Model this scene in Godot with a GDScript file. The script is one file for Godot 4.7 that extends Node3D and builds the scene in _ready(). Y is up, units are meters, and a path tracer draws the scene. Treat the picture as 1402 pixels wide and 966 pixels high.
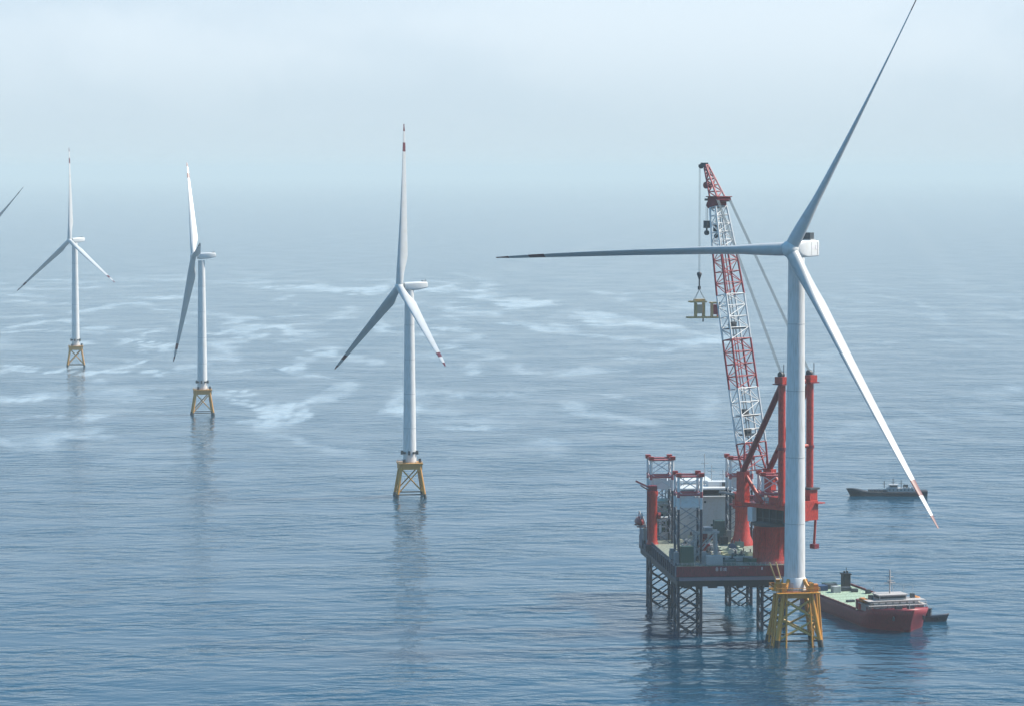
extends Node3D

# ---------------------------------------------------------------- helpers
var unit_box := BoxMesh.new()
var unit_rod := CylinderMesh.new()
var M := {}
var grain: Texture2D
var streaks: Texture2D
var cache := {}

func lin(r: float, g: float, b: float) -> Color:
	return Color(r, g, b).linear_to_srgb()

func paint(r: float, g: float, b: float, rough := 0.5, metal := 0.0, tex: Texture2D = null, scale := 0.12) -> StandardMaterial3D:
	var m := StandardMaterial3D.new()
	m.albedo_color = lin(r, g, b)
	m.roughness = rough
	m.metallic = metal
	if tex:
		m.albedo_texture = tex
		m.uv1_triplanar = true
		m.uv1_world_triplanar = true
		m.uv1_scale = Vector3(scale, scale, scale)
	return m

func noise_tex(freq: float, lo: float, hi: float, seed_: int, octaves := 4) -> NoiseTexture2D:
	var n := FastNoiseLite.new()
	n.seed = seed_
	n.frequency = freq
	n.fractal_octaves = octaves
	var t := NoiseTexture2D.new()
	t.width = 512
	t.height = 512
	t.seamless = true
	t.noise = n
	var g := Gradient.new()
	g.offsets = PackedFloat32Array([0.0, 0.42, 0.58, 1.0])
	g.colors = PackedColorArray([Color(lo, lo * 0.98, lo * 0.95), Color((lo + hi) * 0.5 + 0.02, (lo + hi) * 0.5 + 0.02, (lo + hi) * 0.5 + 0.01), Color(hi, hi, hi), Color(hi, hi, hi)])
	t.color_ramp = g
	return t

func meta(o: Node3D, label := "", category := "", group := "", kind := "") -> Node3D:
	if label: o.set_meta("label", label)
	if category: o.set_meta("category", category)
	if group: o.set_meta("group", group)
	if kind: o.set_meta("kind", kind)
	return o

func thing(called: String, label: String, category: String, at: Vector3, turn := 0.0, group := "") -> Node3D:
	var o := Node3D.new()
	o.name = called
	add_child(o, true)
	o.position = at
	o.rotation.y = turn
	return meta(o, label, category, group)

func holder(called: String, parent: Node3D, at := Vector3.ZERO, turn := 0.0) -> Node3D:
	var o := Node3D.new()
	o.name = called
	parent.add_child(o, true)
	o.position = at
	o.rotation.y = turn
	return o

func obj(called: String, mesh: Mesh, m: Material, parent: Node3D, t := Transform3D()) -> MeshInstance3D:
	var o := MeshInstance3D.new()
	o.name = called
	o.mesh = mesh
	o.material_override = m
	o.transform = t
	parent.add_child(o, true)
	return o

func bx(called: String, parent: Node3D, c: Vector3, size: Vector3, m: Material, turn := 0.0) -> MeshInstance3D:
	return obj(called, unit_box, m, parent, Transform3D(Basis(Vector3.UP, turn) * Basis.from_scale(size), c))

func rod(called: String, parent: Node3D, a: Vector3, b: Vector3, r: float, m: Material, square := false) -> MeshInstance3D:
	var y := b - a
	var l := y.length()
	y /= l
	var x := (Vector3.FORWARD if absf(y.y) > 0.9 else Vector3.UP).cross(y).normalized()
	var z := x.cross(y)
	return obj(called, unit_box if square else unit_rod, m, parent, Transform3D(Basis(x * r, y * l, z * r), (a + b) * 0.5))

func from_tris(t: PackedVector3Array, smooth: Array) -> ArrayMesh:
	# t: three points per triangle; smooth[i]: smooth group of triangle i
	var vol := 0.0
	for i in range(0, t.size(), 3):
		vol += t[i].dot(t[i + 1].cross(t[i + 2]))
	var st := SurfaceTool.new()
	st.begin(Mesh.PRIMITIVE_TRIANGLES)
	var flip := vol > 0.0
	for i in range(0, t.size(), 3):
		st.set_smooth_group(smooth[i / 3])
		st.add_vertex(t[i])
		st.add_vertex(t[i + 2] if flip else t[i + 1])
		st.add_vertex(t[i + 1] if flip else t[i + 2])
	st.generate_normals()
	return st.commit()

func loft(rings: Array, cap0 := true, cap1 := true, flat := false) -> ArrayMesh:
	var t := PackedVector3Array()
	var s := []
	var n: int = rings[0].size()
	var g := -1 if flat else 0
	for i in rings.size() - 1:
		for j in n:
			var k := (j + 1) % n
			t.append_array([rings[i][j], rings[i][k], rings[i + 1][k], rings[i][j], rings[i + 1][k], rings[i + 1][j]])
			s.append_array([g, g])
	for e in [0, 1]:
		if (e == 0 and not cap0) or (e == 1 and not cap1):
			continue
		var r: PackedVector3Array = rings[0] if e == 0 else rings[rings.size() - 1]
		var c := Vector3.ZERO
		for p in r: c += p
		c /= n
		for j in n:
			var k := (j + 1) % n
			if e == 0: t.append_array([c, r[k], r[j]])
			else: t.append_array([c, r[j], r[k]])
			s.append(-1)
	return from_tris(t, s)

func lathe(profile: Array, n := 28) -> ArrayMesh:   # [[radius, height], ...]
	var rings := []
	for p in profile:
		var r := PackedVector3Array()
		for j in n:
			var a := TAU * j / n
			r.append(Vector3(p[0] * cos(a), p[1], p[0] * sin(a)))
		rings.append(r)
	return loft(rings)

func rounded_rect(hw: float, y0: float, y1: float, c: float, z: float) -> PackedVector3Array:
	var r := PackedVector3Array()
	for q in [[hw - c, y1 - c, 0.0], [-hw + c, y1 - c, 90.0], [-hw + c, y0 + c, 180.0], [hw - c, y0 + c, 270.0]]:
		for k in 5:
			var a := deg_to_rad(q[2] + k * 22.5)
			r.append(Vector3(q[0] + c * cos(a), q[1] + c * sin(a), z))
	return r

# ---------------------------------------------------------------- blades and turbines
func chord_at(t: float) -> float:   # share of blade length
	if t < 0.04: return 0.042
	if t < 0.2: return lerpf(0.042, 0.066, smoothstep(0.04, 0.2, t))
	return maxf(0.008, lerpf(0.066, 0.013, pow((t - 0.2) / 0.8, 0.92)) * (1.0 if t < 0.95 else sqrt(maxf(0.05, (1.0 - t) / 0.05))))

func blade_mesh(R: float, t0: float, t1: float, grow: float) -> ArrayMesh:
	var key := [R, t0, t1]
	if cache.has(key): return cache[key]
	var rings := []
	var steps := maxi(3, int((t1 - t0) * 40))
	for i in steps + 1:
		var t := lerpf(t0, t1, float(i) / steps)
		var c := chord_at(t) * R * grow
		var round_ := 1.0 - smoothstep(0.03, 0.2, t)
		var thick := lerpf(0.2, 1.0, round_) if t < 0.2 else lerpf(0.42, 0.18, minf(1.0, (t - 0.2) / 0.5)) 
		if t < 0.2: thick = lerpf(0.42, 1.0, round_)
		var twist := deg_to_rad(lerpf(14.0, -1.0, minf(1.0, t * 1.3)))
		var bend := 0.028 * R * t * t
		var ring := PackedVector3Array()
		for j in 18:
			var a := TAU * j / 18
			var x := cos(a)
			var taper := lerpf(pow(0.5 + 0.5 * x, 0.55) * 1.05 + 0.04, 1.0, round_)
			var px := (x * 0.5 - lerpf(0.2, 0.0, round_)) * c
			var pz := sin(a) * 0.5 * c * thick * taper
			ring.append(Vector3(px * cos(twist) - pz * sin(twist), t * R, px * sin(twist) + pz * cos(twist) + bend))
		rings.append(ring)
	cache[key] = loft(rings)
	return cache[key]

func jacket(t: Node3D, top: float, w0: float, w1: float, turn: float, levels: int, mleg: Material, mbrace: Material, lr: float) -> void:
	# w0 half width at the water, w1 at the top
	var j := holder("jacket_foundation", t, Vector3.ZERO, turn)
	var slope := (w0 - w1) / top
	var at := func(c: int, y: float) -> Vector3:
		var w: float = w0 - slope * y
		return Vector3(w * [1, 1, -1, -1][c], y, w * [1, -1, -1, 1][c])
	for c in 4:
		rod("leg", j, at.call(c, 2.4), at.call(c, top), lr, mleg)
		rod("leg_foot", j, at.call(c, -4.0), at.call(c, 2.4), lr * 1.12, M.growth)
	var lo := 2.6
	var hi := top - 2.0
	for l in levels:
		var y0 := lerpf(lo, hi, float(l) / levels)
		var y1 := lerpf(lo, hi, float(l + 1) / levels)
		for c in 4:
			var d := (c + 1) % 4
			rod("brace", j, at.call(c, y0), at.call(d, y1), lr * 0.46, mbrace)
			rod("brace", j, at.call(d, y0), at.call(c, y1), lr * 0.46, mbrace)
	for c in 4:
		rod("brace", j, at.call(c, 2.2), at.call((c + 1) % 4, 2.2), lr * 0.4, M.growth)

func turbine(label: String, base: Vector3, hub_h: float, R: float, psi: float, az: float, tilt: float, cone: float, pitch: float, big: bool, jturn: float, group: String) -> void:
	var t := thing("offshore_wind_turbine", label, "wind turbine", base, 0.0, group)
	psi = deg_to_rad(psi); az = deg_to_rad(az); tilt = deg_to_rad(tilt); cone = deg_to_rad(cone); pitch = deg_to_rad(pitch)
	var yellow: Material = M.yellow if big else M.ochre
	var jt := 20.0 if big else 18.6
	var k := 1.0 if big else 0.92
	jacket(t, jt, 8.6 * k, 5.4 * k, deg_to_rad(jturn), 2 if big else 1, yellow, M.brace if big else M.ochre, 0.95 if big else 0.8)
	# transition piece and its deck
	var tp := holder("transition_piece", t, Vector3(0, jt, 0), deg_to_rad(jturn))
	if big:
		bx("deck_plate", tp, Vector3(0, 0.5, 0), Vector3(12.4, 0.7, 12.4), M.rustdeck)
		for s in [-1, 1]:
			bx("girder", tp, Vector3(0, -0.8, 4.9 * s), Vector3(11.2, 1.9, 0.9), M.yellow)
			bx("girder", tp, Vector3(4.9 * s, -0.8, 0), Vector3(0.88, 1.88, 8.9), M.yellow)
		for c in 4:
			var a := PI / 4 + c * PI / 2
			rod("strut", tp, Vector3(7.4 * cos(a), 0.4, 7.4 * sin(a)), Vector3(4.2 * cos(a), 5.2, 4.2 * sin(a)), 0.75, M.yellow)
			bx("corner_post", tp, Vector3(7.7 * cos(a), 2.5, 7.7 * sin(a)), Vector3(1.5, 3.4, 1.5), M.yellow)
		bx("equipment_box", tp, Vector3(-7.2, 2.4, 2.2), Vector3(2.0, 3.0, 2.6), M.yellow)
		bx("equipment_box", tp, Vector3(7.3, 2.1, 3.0), Vector3(2.2, 2.6, 2.8), M.orange)
		bx("equipment_box", tp, Vector3(-5.0, 1.9, 5.4), Vector3(1.5, 2.0, 1.4), M.orange)
		bx("landing", tp, Vector3(-9.4, 0.6, 3.4), Vector3(4.6, 0.4, 3.4), M.white)
		for s in [-1, 1]:
			for y in [1.7, 2.5]:
				rod("rail", tp, Vector3(-8.2, y, 8.2 * s), Vector3(8.2, y, 8.2 * s), 0.11, M.yellow)
				rod("rail", tp, Vector3(8.2 * s, y, -8.2), Vector3(8.2 * s, y, 8.2), 0.11, M.yellow)
			for i in 7:
				rod("rail_post", tp, Vector3(-8.2 + i * 2.73, 0.8, 8.2 * s), Vector3(-8.2 + i * 2.73, 2.6, 8.2 * s), 0.1, M.yellow)
				rod("rail_post", tp, Vector3(8.2 * s, 0.8, -8.2 + i * 2.73), Vector3(8.2 * s, 2.6, -8.2 + i * 2.73), 0.1, M.yellow)
			bx("walkway", tp, Vector3(0, 0.5, 7.3 * s), Vector3(17.0, 0.3, 2.1), M.yellow)
			bx("walkway", tp, Vector3(7.3 * s, 0.5, 0), Vector3(2.1, 0.28, 12.4), M.yellow)
			# boat landing tubes and cable tubes outside the legs
			for z in [-2.0, 2.0]:
				rod("fender_tube", tp, Vector3(9.6 * s, -21.5, z + 5.0), Vector3(8.0 * s, 0.3, z + 4.0), 0.42, M.yellow)
			rod("cable_tube", tp, Vector3(5.2 * s, -21.0, 9.3), Vector3(4.4 * s, 0.3, 6.4), 0.36, M.yellow)
			rod("cable_tube", tp, Vector3(9.0 * s, -21.0, -5.0), Vector3(7.0 * s, 0.3, -4.0), 0.36, M.yellow)
	else:
		bx("deck_plate", tp, Vector3(0, 0.6, 0), Vector3(13.6, 0.8, 13.6), M.ochre)
		for s in [-1, 1]:
			bx("girder", tp, Vector3(0, -1.2, 5.2 * s), Vector3(13.0, 2.8, 1.0), M.ochre)
			bx("girder", tp, Vector3(5.6 * s, -1.2, 0), Vector3(1.0, 2.78, 9.3), M.ochre)
			bx("rail_panel", tp, Vector3(0, 1.7, 6.7 * s), Vector3(13.4, 0.14, 0.14), M.ochre)
			bx("rail_panel", tp, Vector3(6.7 * s, 1.7, 0), Vector3(0.14, 0.14, 13.2), M.ochre)
		bx("equipment_box", tp, Vector3(-3.6, 2.0, 4.6), Vector3(1.6, 2.2, 1.5), M.slate)
		bx("equipment_box", tp, Vector3(5.5, 2.1, 2.2), Vector3(1.4, 2.4, 1.4), M.slate)
	# tower in cans with flange rings between
	var top := hub_h - (3.2 if big else 2.2)
	var r0 := 4.1 if big else 3.75
	var r1 := 3.15 if big else 2.55
	var y0 := jt + 1.0
	var tw := holder("tower", t)
	var cans := 5
	for i in cans:
		var a := lerpf(y0, top, float(i) / cans)
		var b := lerpf(y0, top, float(i + 1) / cans)
		var ra := lerpf(r0, r1, float(i) / cans)
		var rb := lerpf(r0, r1, float(i + 1) / cans)
		var key := ["can", big, i]
		if not cache.has(key): cache[key] = lathe([[ra, a], [rb, b]], 40)
		obj("tower_section", cache[key], M.tower, tw)
		if i > 0:
			var kf := ["flange", big, i]
			if not cache.has(kf): cache[kf] = lathe([[ra + 0.02, a - 0.12], [ra + 0.05, a - 0.1], [ra + 0.05, a + 0.1], [ra + 0.02, a + 0.12]], 40)
			obj("flange", cache[kf], M.whitegrey, tw)
	if big:
		obj("base_collar", lathe([[r0 + 0.25, y0 - 0.4], [r0 + 0.25, y0 + 4.6], [r0 + 0.02, y0 + 4.9]], 40), M.white, t)
		bx("door", t, Vector3(-1.4, y0 + 2.0, r0 + 0.12), Vector3(1.2, 2.4, 0.5), M.whitegrey, -0.3)
	else:
		for i in 5:
			var a := PI * (0.05 + 0.22 * i)
			bx("service_platform", t, Vector3(-cos(a) * (r0 + 0.5) , y0 + 5.6, sin(a) * (r0 + 0.5)), Vector3(1.5, 1.2 if i % 2 else 2.2, 1.2), M.slate, a)
	# nacelle, hub and blades
	var ax := Vector3(-sin(psi), 0, cos(psi))
	var lat := Vector3(cos(psi), 0, sin(psi))
	var axt := ax * cos(tilt) + Vector3.UP * sin(tilt)
	var upt := Vector3.UP * cos(tilt) - ax * sin(tilt)
	var over := 7.0 if big else 6.0
	var hub := Vector3(0, hub_h, 0) + ax * over
	var frame := Transform3D(Basis(lat, Vector3.UP, ax), Vector3(0, hub_h, 0))
	var kn := ["nacelle", big]
	if not cache.has(kn):
		if big:
			cache[kn] = loft([rounded_rect(3.4, -2.9, 2.6, 0.5, -15.0), rounded_rect(3.8, -3.2, 2.9, 0.5, -14.4), rounded_rect(3.9, -3.3, 3.1, 0.6, -2.0), rounded_rect(3.5, -3.2, 3.1, 1.4, 2.4), rounded_rect(2.6, -2.4, 2.6, 1.8, 3.8)])
		else:
			cache[kn] = loft([rounded_rect(1.6, -0.4, 2.0, 0.5, -10.6), rounded_rect(2.1, -0.9, 2.5, 0.7, -10.0), rounded_rect(2.5, -1.9, 2.6, 0.9, -5.0), rounded_rect(2.5, -2.3, 2.4, 1.1, 1.0), rounded_rect(2.0, -2.0, 2.1, 1.4, 3.2)])
	var na := obj("nacelle", cache[kn], M.white, t, frame)
	if big:
		bx("cooler", na, Vector3(0, 4.5, -10.6), Vector3(4.6, 2.9, 4.2), M.cooler)
		bx("cooler_frame", na, Vector3(0, 3.2, -10.6), Vector3(5.4, 0.5, 5.2), M.whitegrey)
		for z in [-12.6, -6.0]:
			bx("panel_seam", na, Vector3(3.9, -0.1, z), Vector3(0.08, 5.0, 0.16), M.whitegrey)
		bx("panel_seam", na, Vector3(0.9, -0.1, -14.97), Vector3(0.14, 4.6, 0.1), M.whitegrey)
		bx("emblem", na, Vector3(3.88, 0.4, -7.2), Vector3(0.1, 1.2, 2.2), M.emblem)
		bx("emblem", na, Vector3(3.88, 0.4, -11.2), Vector3(0.1, 1.6, 1.6), M.emblem)
		rod("wind_mast", na, Vector3(-2.0, 3.0, -13.4), Vector3(-2.0, 6.4, -13.4), 0.08, M.slate)
	else:
		rod("wind_mast", na, Vector3(0.6, 2.4, -9.6), Vector3(0.6, 4.0, -9.6), 0.1, M.slate)
		bx("cooler", na, Vector3(0, 2.8, -8.8), Vector3(3.4, 0.9, 1.8), M.whitegrey)
	var kh := ["hub", big]
	if not cache.has(kh):
		var hr := 3.35 if big else 2.35
		var prof := []
		for i in 13:
			var a := lerpf(-0.62, 1.0, i / 12.0) * PI / 2
			prof.append([maxf(0.02, hr * cos(a)), hr * sin(a) * (1.0 if a < 0 else 1.08)])
		cache[kh] = lathe(prof, 32)
	obj("hub", cache[kh], M.white, t, Transform3D(Basis(lat, axt, lat.cross(axt)), hub))
	for b in 3:
		var a := az + b * TAU / 3
		var d := (upt * cos(a) + lat * sin(a)) * cos(cone) + axt * sin(cone)
		var x := d.cross(axt).normalized()
		var z := x.cross(d).normalized()
		# feathered: the leading edge turns upwind
		var c := x * cos(pitch) + z * sin(pitch)
		var fr := Transform3D(Basis(c, d, c.cross(d)), hub)
		var g := 1.0 if big else 1.08
		var bl := obj("blade", blade_mesh(R, 0.012, 0.83, g), M.blade, t, fr)
		obj("red_band", blade_mesh(R, 0.83, 0.885, g), M.tip_red, bl)
		obj("blade_tip", blade_mesh(R, 0.885, 0.955, g), M.blade, bl)
		obj("red_tip", blade_mesh(R, 0.955, 0.9995, g), M.tip_red, bl)

# ---------------------------------------------------------------- jack-up vessel
const DECK := 27.0
var ship_at := Vector3.ZERO
var ship_turn := deg_to_rad(5.6)

func V(u: float, h: float, v: float) -> Vector3:   # across the deck, height above the sea, along the deck
	return ship_at + Basis(Vector3.UP, ship_turn) * Vector3(u, 0, -v) + Vector3(0, h, 0)

func truss_leg(parent: Node3D, u: float, v: float) -> void:
	var l := holder("leg", parent, Vector3(u, 0, -v))
	var w := 4.55
	var bay := 5.9
	var n := 11
	var top := -3.0 + bay * n
	var corner := [Vector3(w, 0, w), Vector3(w, 0, -w), Vector3(-w, 0, -w), Vector3(-w, 0, w)]
	var split := -3.0 + bay * 8.8
	for c in 4:
		rod("chord", l, corner[c] + Vector3(0, -6, 0), corner[c] + Vector3(0, 20.0, 0), 0.62, M.leg)
		rod("chord", l, corner[c] + Vector3(0, 20.0, 0), corner[c] + Vector3(0, split, 0), 0.5, M.leg)
		rod("chord", l, corner[c] + Vector3(0, split, 0), corner[c] + Vector3(0, split + 4.6, 0), 0.6, M.white)
		rod("chord", l, corner[c] + Vector3(0, split + 4.6, 0), corner[c] + Vector3(0, split + 7.0, 0), 0.6, M.pinkred)
		rod("chord", l, corner[c] + Vector3(0, split + 7.0, 0), corner[c] + Vector3(0, top, 0), 0.6, M.white)
		bx("chord_cap", l, corner[c] + Vector3(0, top + 0.7, 0), Vector3(2.1, 1.5, 2.1), M.red)
		for k in n:
			var y0 := -3.0 + bay * k
			var hid := y0 > 18.0 and y0 < 22.0
			if hid: continue
			var m: Material = M.leg if k < 4 else (M.jackgrey if k < 9 else M.white)
			var br := 0.3 if k < 4 else 0.17
			var d: Vector3 = corner[(c + 1) % 4]
			var mid: Vector3 = (corner[c] + d) * 0.5
			# K bracing, two diagonals to the middle of the horizontal
			rod("brace", l, corner[c] + Vector3(0, y0, 0), mid + Vector3(0, y0 + bay * 0.5, 0), br, m)
			rod("brace", l, d + Vector3(0, y0, 0), mid + Vector3(0, y0 + bay * 0.5, 0), br, m)
			rod("brace", l, corner[c] + Vector3(0, y0 + bay, 0), mid + Vector3(0, y0 + bay * 0.5, 0), br, m)
			rod("brace", l, d + Vector3(0, y0 + bay, 0), mid + Vector3(0, y0 + bay * 0.5, 0), br, m)
		rod("top_rail", l, corner[c] + Vector3(0, top, 0), corner[(c + 1) % 4] + Vector3(0, top, 0), 0.42, M.pinkred)
		rod("band_rail", l, corner[c] + Vector3(0, split + 5.8, 0), corner[(c + 1) % 4] + Vector3(0, split + 5.8, 0), 0.5, M.pinkred)
		bx("top_panel", l, (corner[c] + corner[(c + 1) % 4]) * 0.5 * 0.96 + Vector3(0, split + 2.5, 0), Vector3(7.0 if c % 2 else 0.2, 3.6, 0.2 if c % 2 else 7.0), M.white)

func vessel() -> void:
	var t := thing("jack_up_vessel", "maroon and navy jack-up installation vessel standing on four lattice legs", "jack-up vessel", ship_at, ship_turn)
	# hull: raised out of the water, chamfered bow at the far end
	var W := 46.0
	var L := 118.0
	var plan := [Vector2(0, 0), Vector2(W, 0), Vector2(W, L - 14), Vector2(W - 9, L), Vector2(9, L), Vector2(0, L - 14)]
	var slab := func(y0: float, y1: float, inset: float) -> ArrayMesh:
		var rings := []
		for y in [y0, y1]:
			var r := PackedVector3Array()
			for p in plan:
				r.append(Vector3(clampf(p.x, inset, W - inset), y, -clampf(p.y, inset, L - inset)))
			rings.append(r)
		return loft(rings, true, true, true)
	obj("hull", slab.call(22.9, DECK, 0.0), M.navy, t)
	obj("hull_bottom", slab.call(18.9, 21.2, 0.6), M.hullblack, t)
	obj("rubbing_strake", slab.call(21.2, 22.9, -0.0), M.navy2, t)
	bx("stern_plate", t, Vector3(W / 2, 24.95, 0.08), Vector3(W - 0.2, 4.1, 0.16), M.maroon)
	bx("stern_strake", t, Vector3(W / 2 - 0.6, 22.0, 0.2), Vector3(W - 3.4, 1.35, 0.5), M.strake)
	# plate fenders down the near side
	for i in 17:
		bx("side_fender", t, Vector3(-0.25, 24.6, -5.0 - i * 5.4), Vector3(0.5, 4.2, 1.1), M.navy2)
	for i in 12:
		bx("stern_fender", t, Vector3(2.5 + i * 3.7, 24.95, 0.28), Vector3(0.22, 4.05, 0.25), M.maroon)
	bx("deck", t, Vector3(W / 2, DECK + 0.06, -48.0), Vector3(W - 0.4, 0.12, 95.6), M.deck)
	bx("forecastle", t, Vector3(W / 2, DECK + 1.9, -108.0), Vector3(W - 14.0, 3.8, 17.0), M.navy)
	for s in [0, 1]:
		bx("bulwark", t, Vector3(0.25 + s * (W - 0.5), DECK + 1.6, -93.0), Vector3(0.4, 3.2, 20.0), M.navy)
		bx("bulwark", t, Vector3(0.2 + s * (W - 0.4), DECK + 0.55, -42.0), Vector3(0.3, 1.1, 80.0), M.navy2)
	for i in 8:
		bx("bottom_fitting", t, Vector3(4.0 + i * 5.4, 18.6, -1.8), Vector3(1.6 + (i % 3), 0.9, 1.4), M.hullblack)
	# stern rail
	for y in [0.75, 1.3]:
		rod("rail", t, Vector3(0.4, DECK + y, -0.3), Vector3(W - 0.4, DECK + y, -0.3), 0.07, M.whitegrey)
	for i in 24:
		rod("rail_post", t, Vector3(0.4 + i * 1.96, DECK, -0.3), Vector3(0.4 + i * 1.96, DECK + 1.3, -0.3), 0.07, M.whitegrey)
	# three painted characters on the stern
	var marks := [
		[[0, 0.9, 0.15, 0.5], [-0.5, 0.0, 0.16, 1.5], [0.5, 0.0, 0.16, 1.5], [0, 0.68, 1.1, 0.16], [0, 0.0, 1.0, 0.14], [0, -0.7, 1.1, 0.16]],
		[[-0.45, 0.0, 0.16, 1.6], [-0.3, 0.7, 0.7, 0.14], [-0.25, 0.2, 0.5, 0.14], [-0.25, -0.25, 0.5, 0.14], [-0.25, -0.7, 0.6, 0.14], [0.42, 0.3, 0.16, 1.0], [0.3, 0.75, 0.6, 0.14], [0.45, -0.3, 0.6, 0.14], [0.45, -0.75, 0.6, 0.14]],
		[[-0.7, 0.5, 0.3, 0.2], [-0.75, 0.0, 0.3, 0.2], [-0.7, -0.6, 0.2, 0.5], [-0.2, 0.5, 0.6, 0.14], [-0.2, -0.2, 0.16, 1.1], [0.3, 0.0, 0.16, 1.6], [0.55, 0.6, 0.6, 0.14], [0.55, 0.15, 0.6, 0.14], [0.55, -0.3, 0.6, 0.14], [0.55, -0.75, 0.7, 0.14]],
	]
	for c in 3:
		var g := holder("painted_character", t, Vector3(16.2 + c * 1.62, 25.75, 0.18))
		g.scale = Vector3(0.72, 0.8, 1.0)
		for q in marks[c]:
			bx("stroke", g, Vector3(q[0], q[1], 0.0), Vector3(q[2], q[3], 0.06), M.lettering)
	bx("draught_mark", t, Vector3(34.2, 25.9, 0.19), Vector3(0.35, 1.1, 0.06), M.lettering)
	for i in 3:
		bx("draught_mark", t, Vector3(25.5 + i * 1.5, 26.2, 0.19), Vector3(1.1, 0.3, 0.06), M.strake)
	for p in [[6.3, 10.4], [40.0, 10.4], [5.2, 78.0], [38.8, 78.0]]:
		truss_leg(t, p[0], p[1])
		# jacking houses round the legs
		for q in [[-5.6, -5.6], [5.6, -5.6], [-5.6, 5.6], [5.6, 5.6]]:
			if p[0] > 39.0: continue
			bx("jack_case", t, Vector3(p[0] + q[0] * 0.98, DECK + 2.6, -p[1] - q[1] * 0.98), Vector3(1.9, 5.2, 1.9), M.jackgrey)
	# accommodation block
	var a := holder("accommodation_block", t, Vector3(24.5, DECK, -97.0))
	bx("wall", a, Vector3(1.5, 8.8, 0), Vector3(27.0, 17.6, 18.0), M.greywall)
	bx("wall", a, Vector3(-16.0, 7.6, -3.5), Vector3(7.9, 15.2, 11.0), M.greenwall)
	bx("bridge", a, Vector3(-2.0, 19.1, -1.0), Vector3(22.0, 2.8, 13.0), M.darkglass)
	bx("roof", a, Vector3(-1.0, 20.85, -1.0), Vector3(29.0, 0.7, 19.5), M.white)
	bx("roof", a, Vector3(1.5, 17.75, 0.6), Vector3(28.4, 0.3, 20.0), M.white)
	bx("bridge_wing", a, Vector3(8.0, 22.2, -1.0), Vector3(8.0, 2.0, 6.0), M.white)
	bx("funnel", a, Vector3(11.5, 20.4, 0.0), Vector3(3.2, 5.0, 5.0), M.slate)
	for f in 5:
		for i in 9:
			if (i * 5 + f * 3) % 4 != 0 or i > 5: continue
			bx("window", a, Vector3(-10.6 + i * 3.0, 2.2 + f * 3.3, 9.02), Vector3(0.95, 0.9, 0.1), M.window)
	for f in 4:
		for i in 3:
			bx("window", a, Vector3(-18.6 + i * 2.6, 2.4 + f * 3.4, 2.02), Vector3(1.2, 1.1, 0.1), M.window)
		bx("gallery", a, Vector3(-16.0, 3.9 + f * 3.4, 2.6), Vector3(8.2, 0.16, 1.2), M.white)
	for i in 6:
		bx("air_duct", a, Vector3(-8.0 + i * 3.4, 3.0 + (i * 37 % 5) * 2.1, 9.25), Vector3(0.5, 5.4, 0.5), M.greywall)
	for q in [[3.0, 14.0], [6.0, 9.0], [-6.0, 6.0], [11.0, 7.0]]:
		rod("antenna", a, Vector3(q[0], 21.0, -2.0), Vector3(q[0], 21.0 + q[1], -2.0), 0.16, M.whitegrey)
		rod("antenna_arm", a, Vector3(q[0] - 1.6, 21.0 + q[1] * 0.7, -2.0), Vector3(q[0] + 1.6, 21.0 + q[1] * 0.7, -2.0), 0.12, M.whitegrey)
	# helideck over the bow
	bx("helideck", t, Vector3(21.0, DECK + 22.5, -113.0), Vector3(22.0, 0.6, 18.0), M.white)
	for q in [[12, -108], [30, -108], [12, -119], [30, -119]]:
		rod("helideck_post", t, Vector3(q[0], DECK + 3.6, q[1] if q[1] > -112 else -116.0), Vector3(q[0], DECK + 22.3, q[1]), 0.35, M.white)

func lattice(parent: Node3D, called: String, a0: Array, a1: Array, bays: int, r: float, rb: float, mc: Material, mb: Material, lacing := true) -> Node3D:
	# four chords from the corners a0 to the corners a1, with X lacing on the faces
	var s := holder(called, parent)
	for c in 4:
		rod("chord", s, a0[c], a1[c], r * 1.12, mc)
	for k in bays:
		var f0 := float(k) / bays
		var f1 := float(k + 1) / bays
		for c in 4:
			var d := (c + 1) % 4
			var p0: Vector3 = a0[c].lerp(a1[c], f0)
			var q0: Vector3 = a0[d].lerp(a1[d], f0)
			var p1: Vector3 = a0[c].lerp(a1[c], f1)
			var q1: Vector3 = a0[d].lerp(a1[d], f1)
			rod("brace", s, p0, q0, rb, mb)
			if lacing:
				if (k + c) % 2: rod("brace", s, p0, q1, rb, mb)
				else: rod("brace", s, q0, p1, rb, mb)
	for c in 4:
		rod("brace", s, a1[c], a1[(c + 1) % 4], rb * 1.3, mb)
	return s

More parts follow.
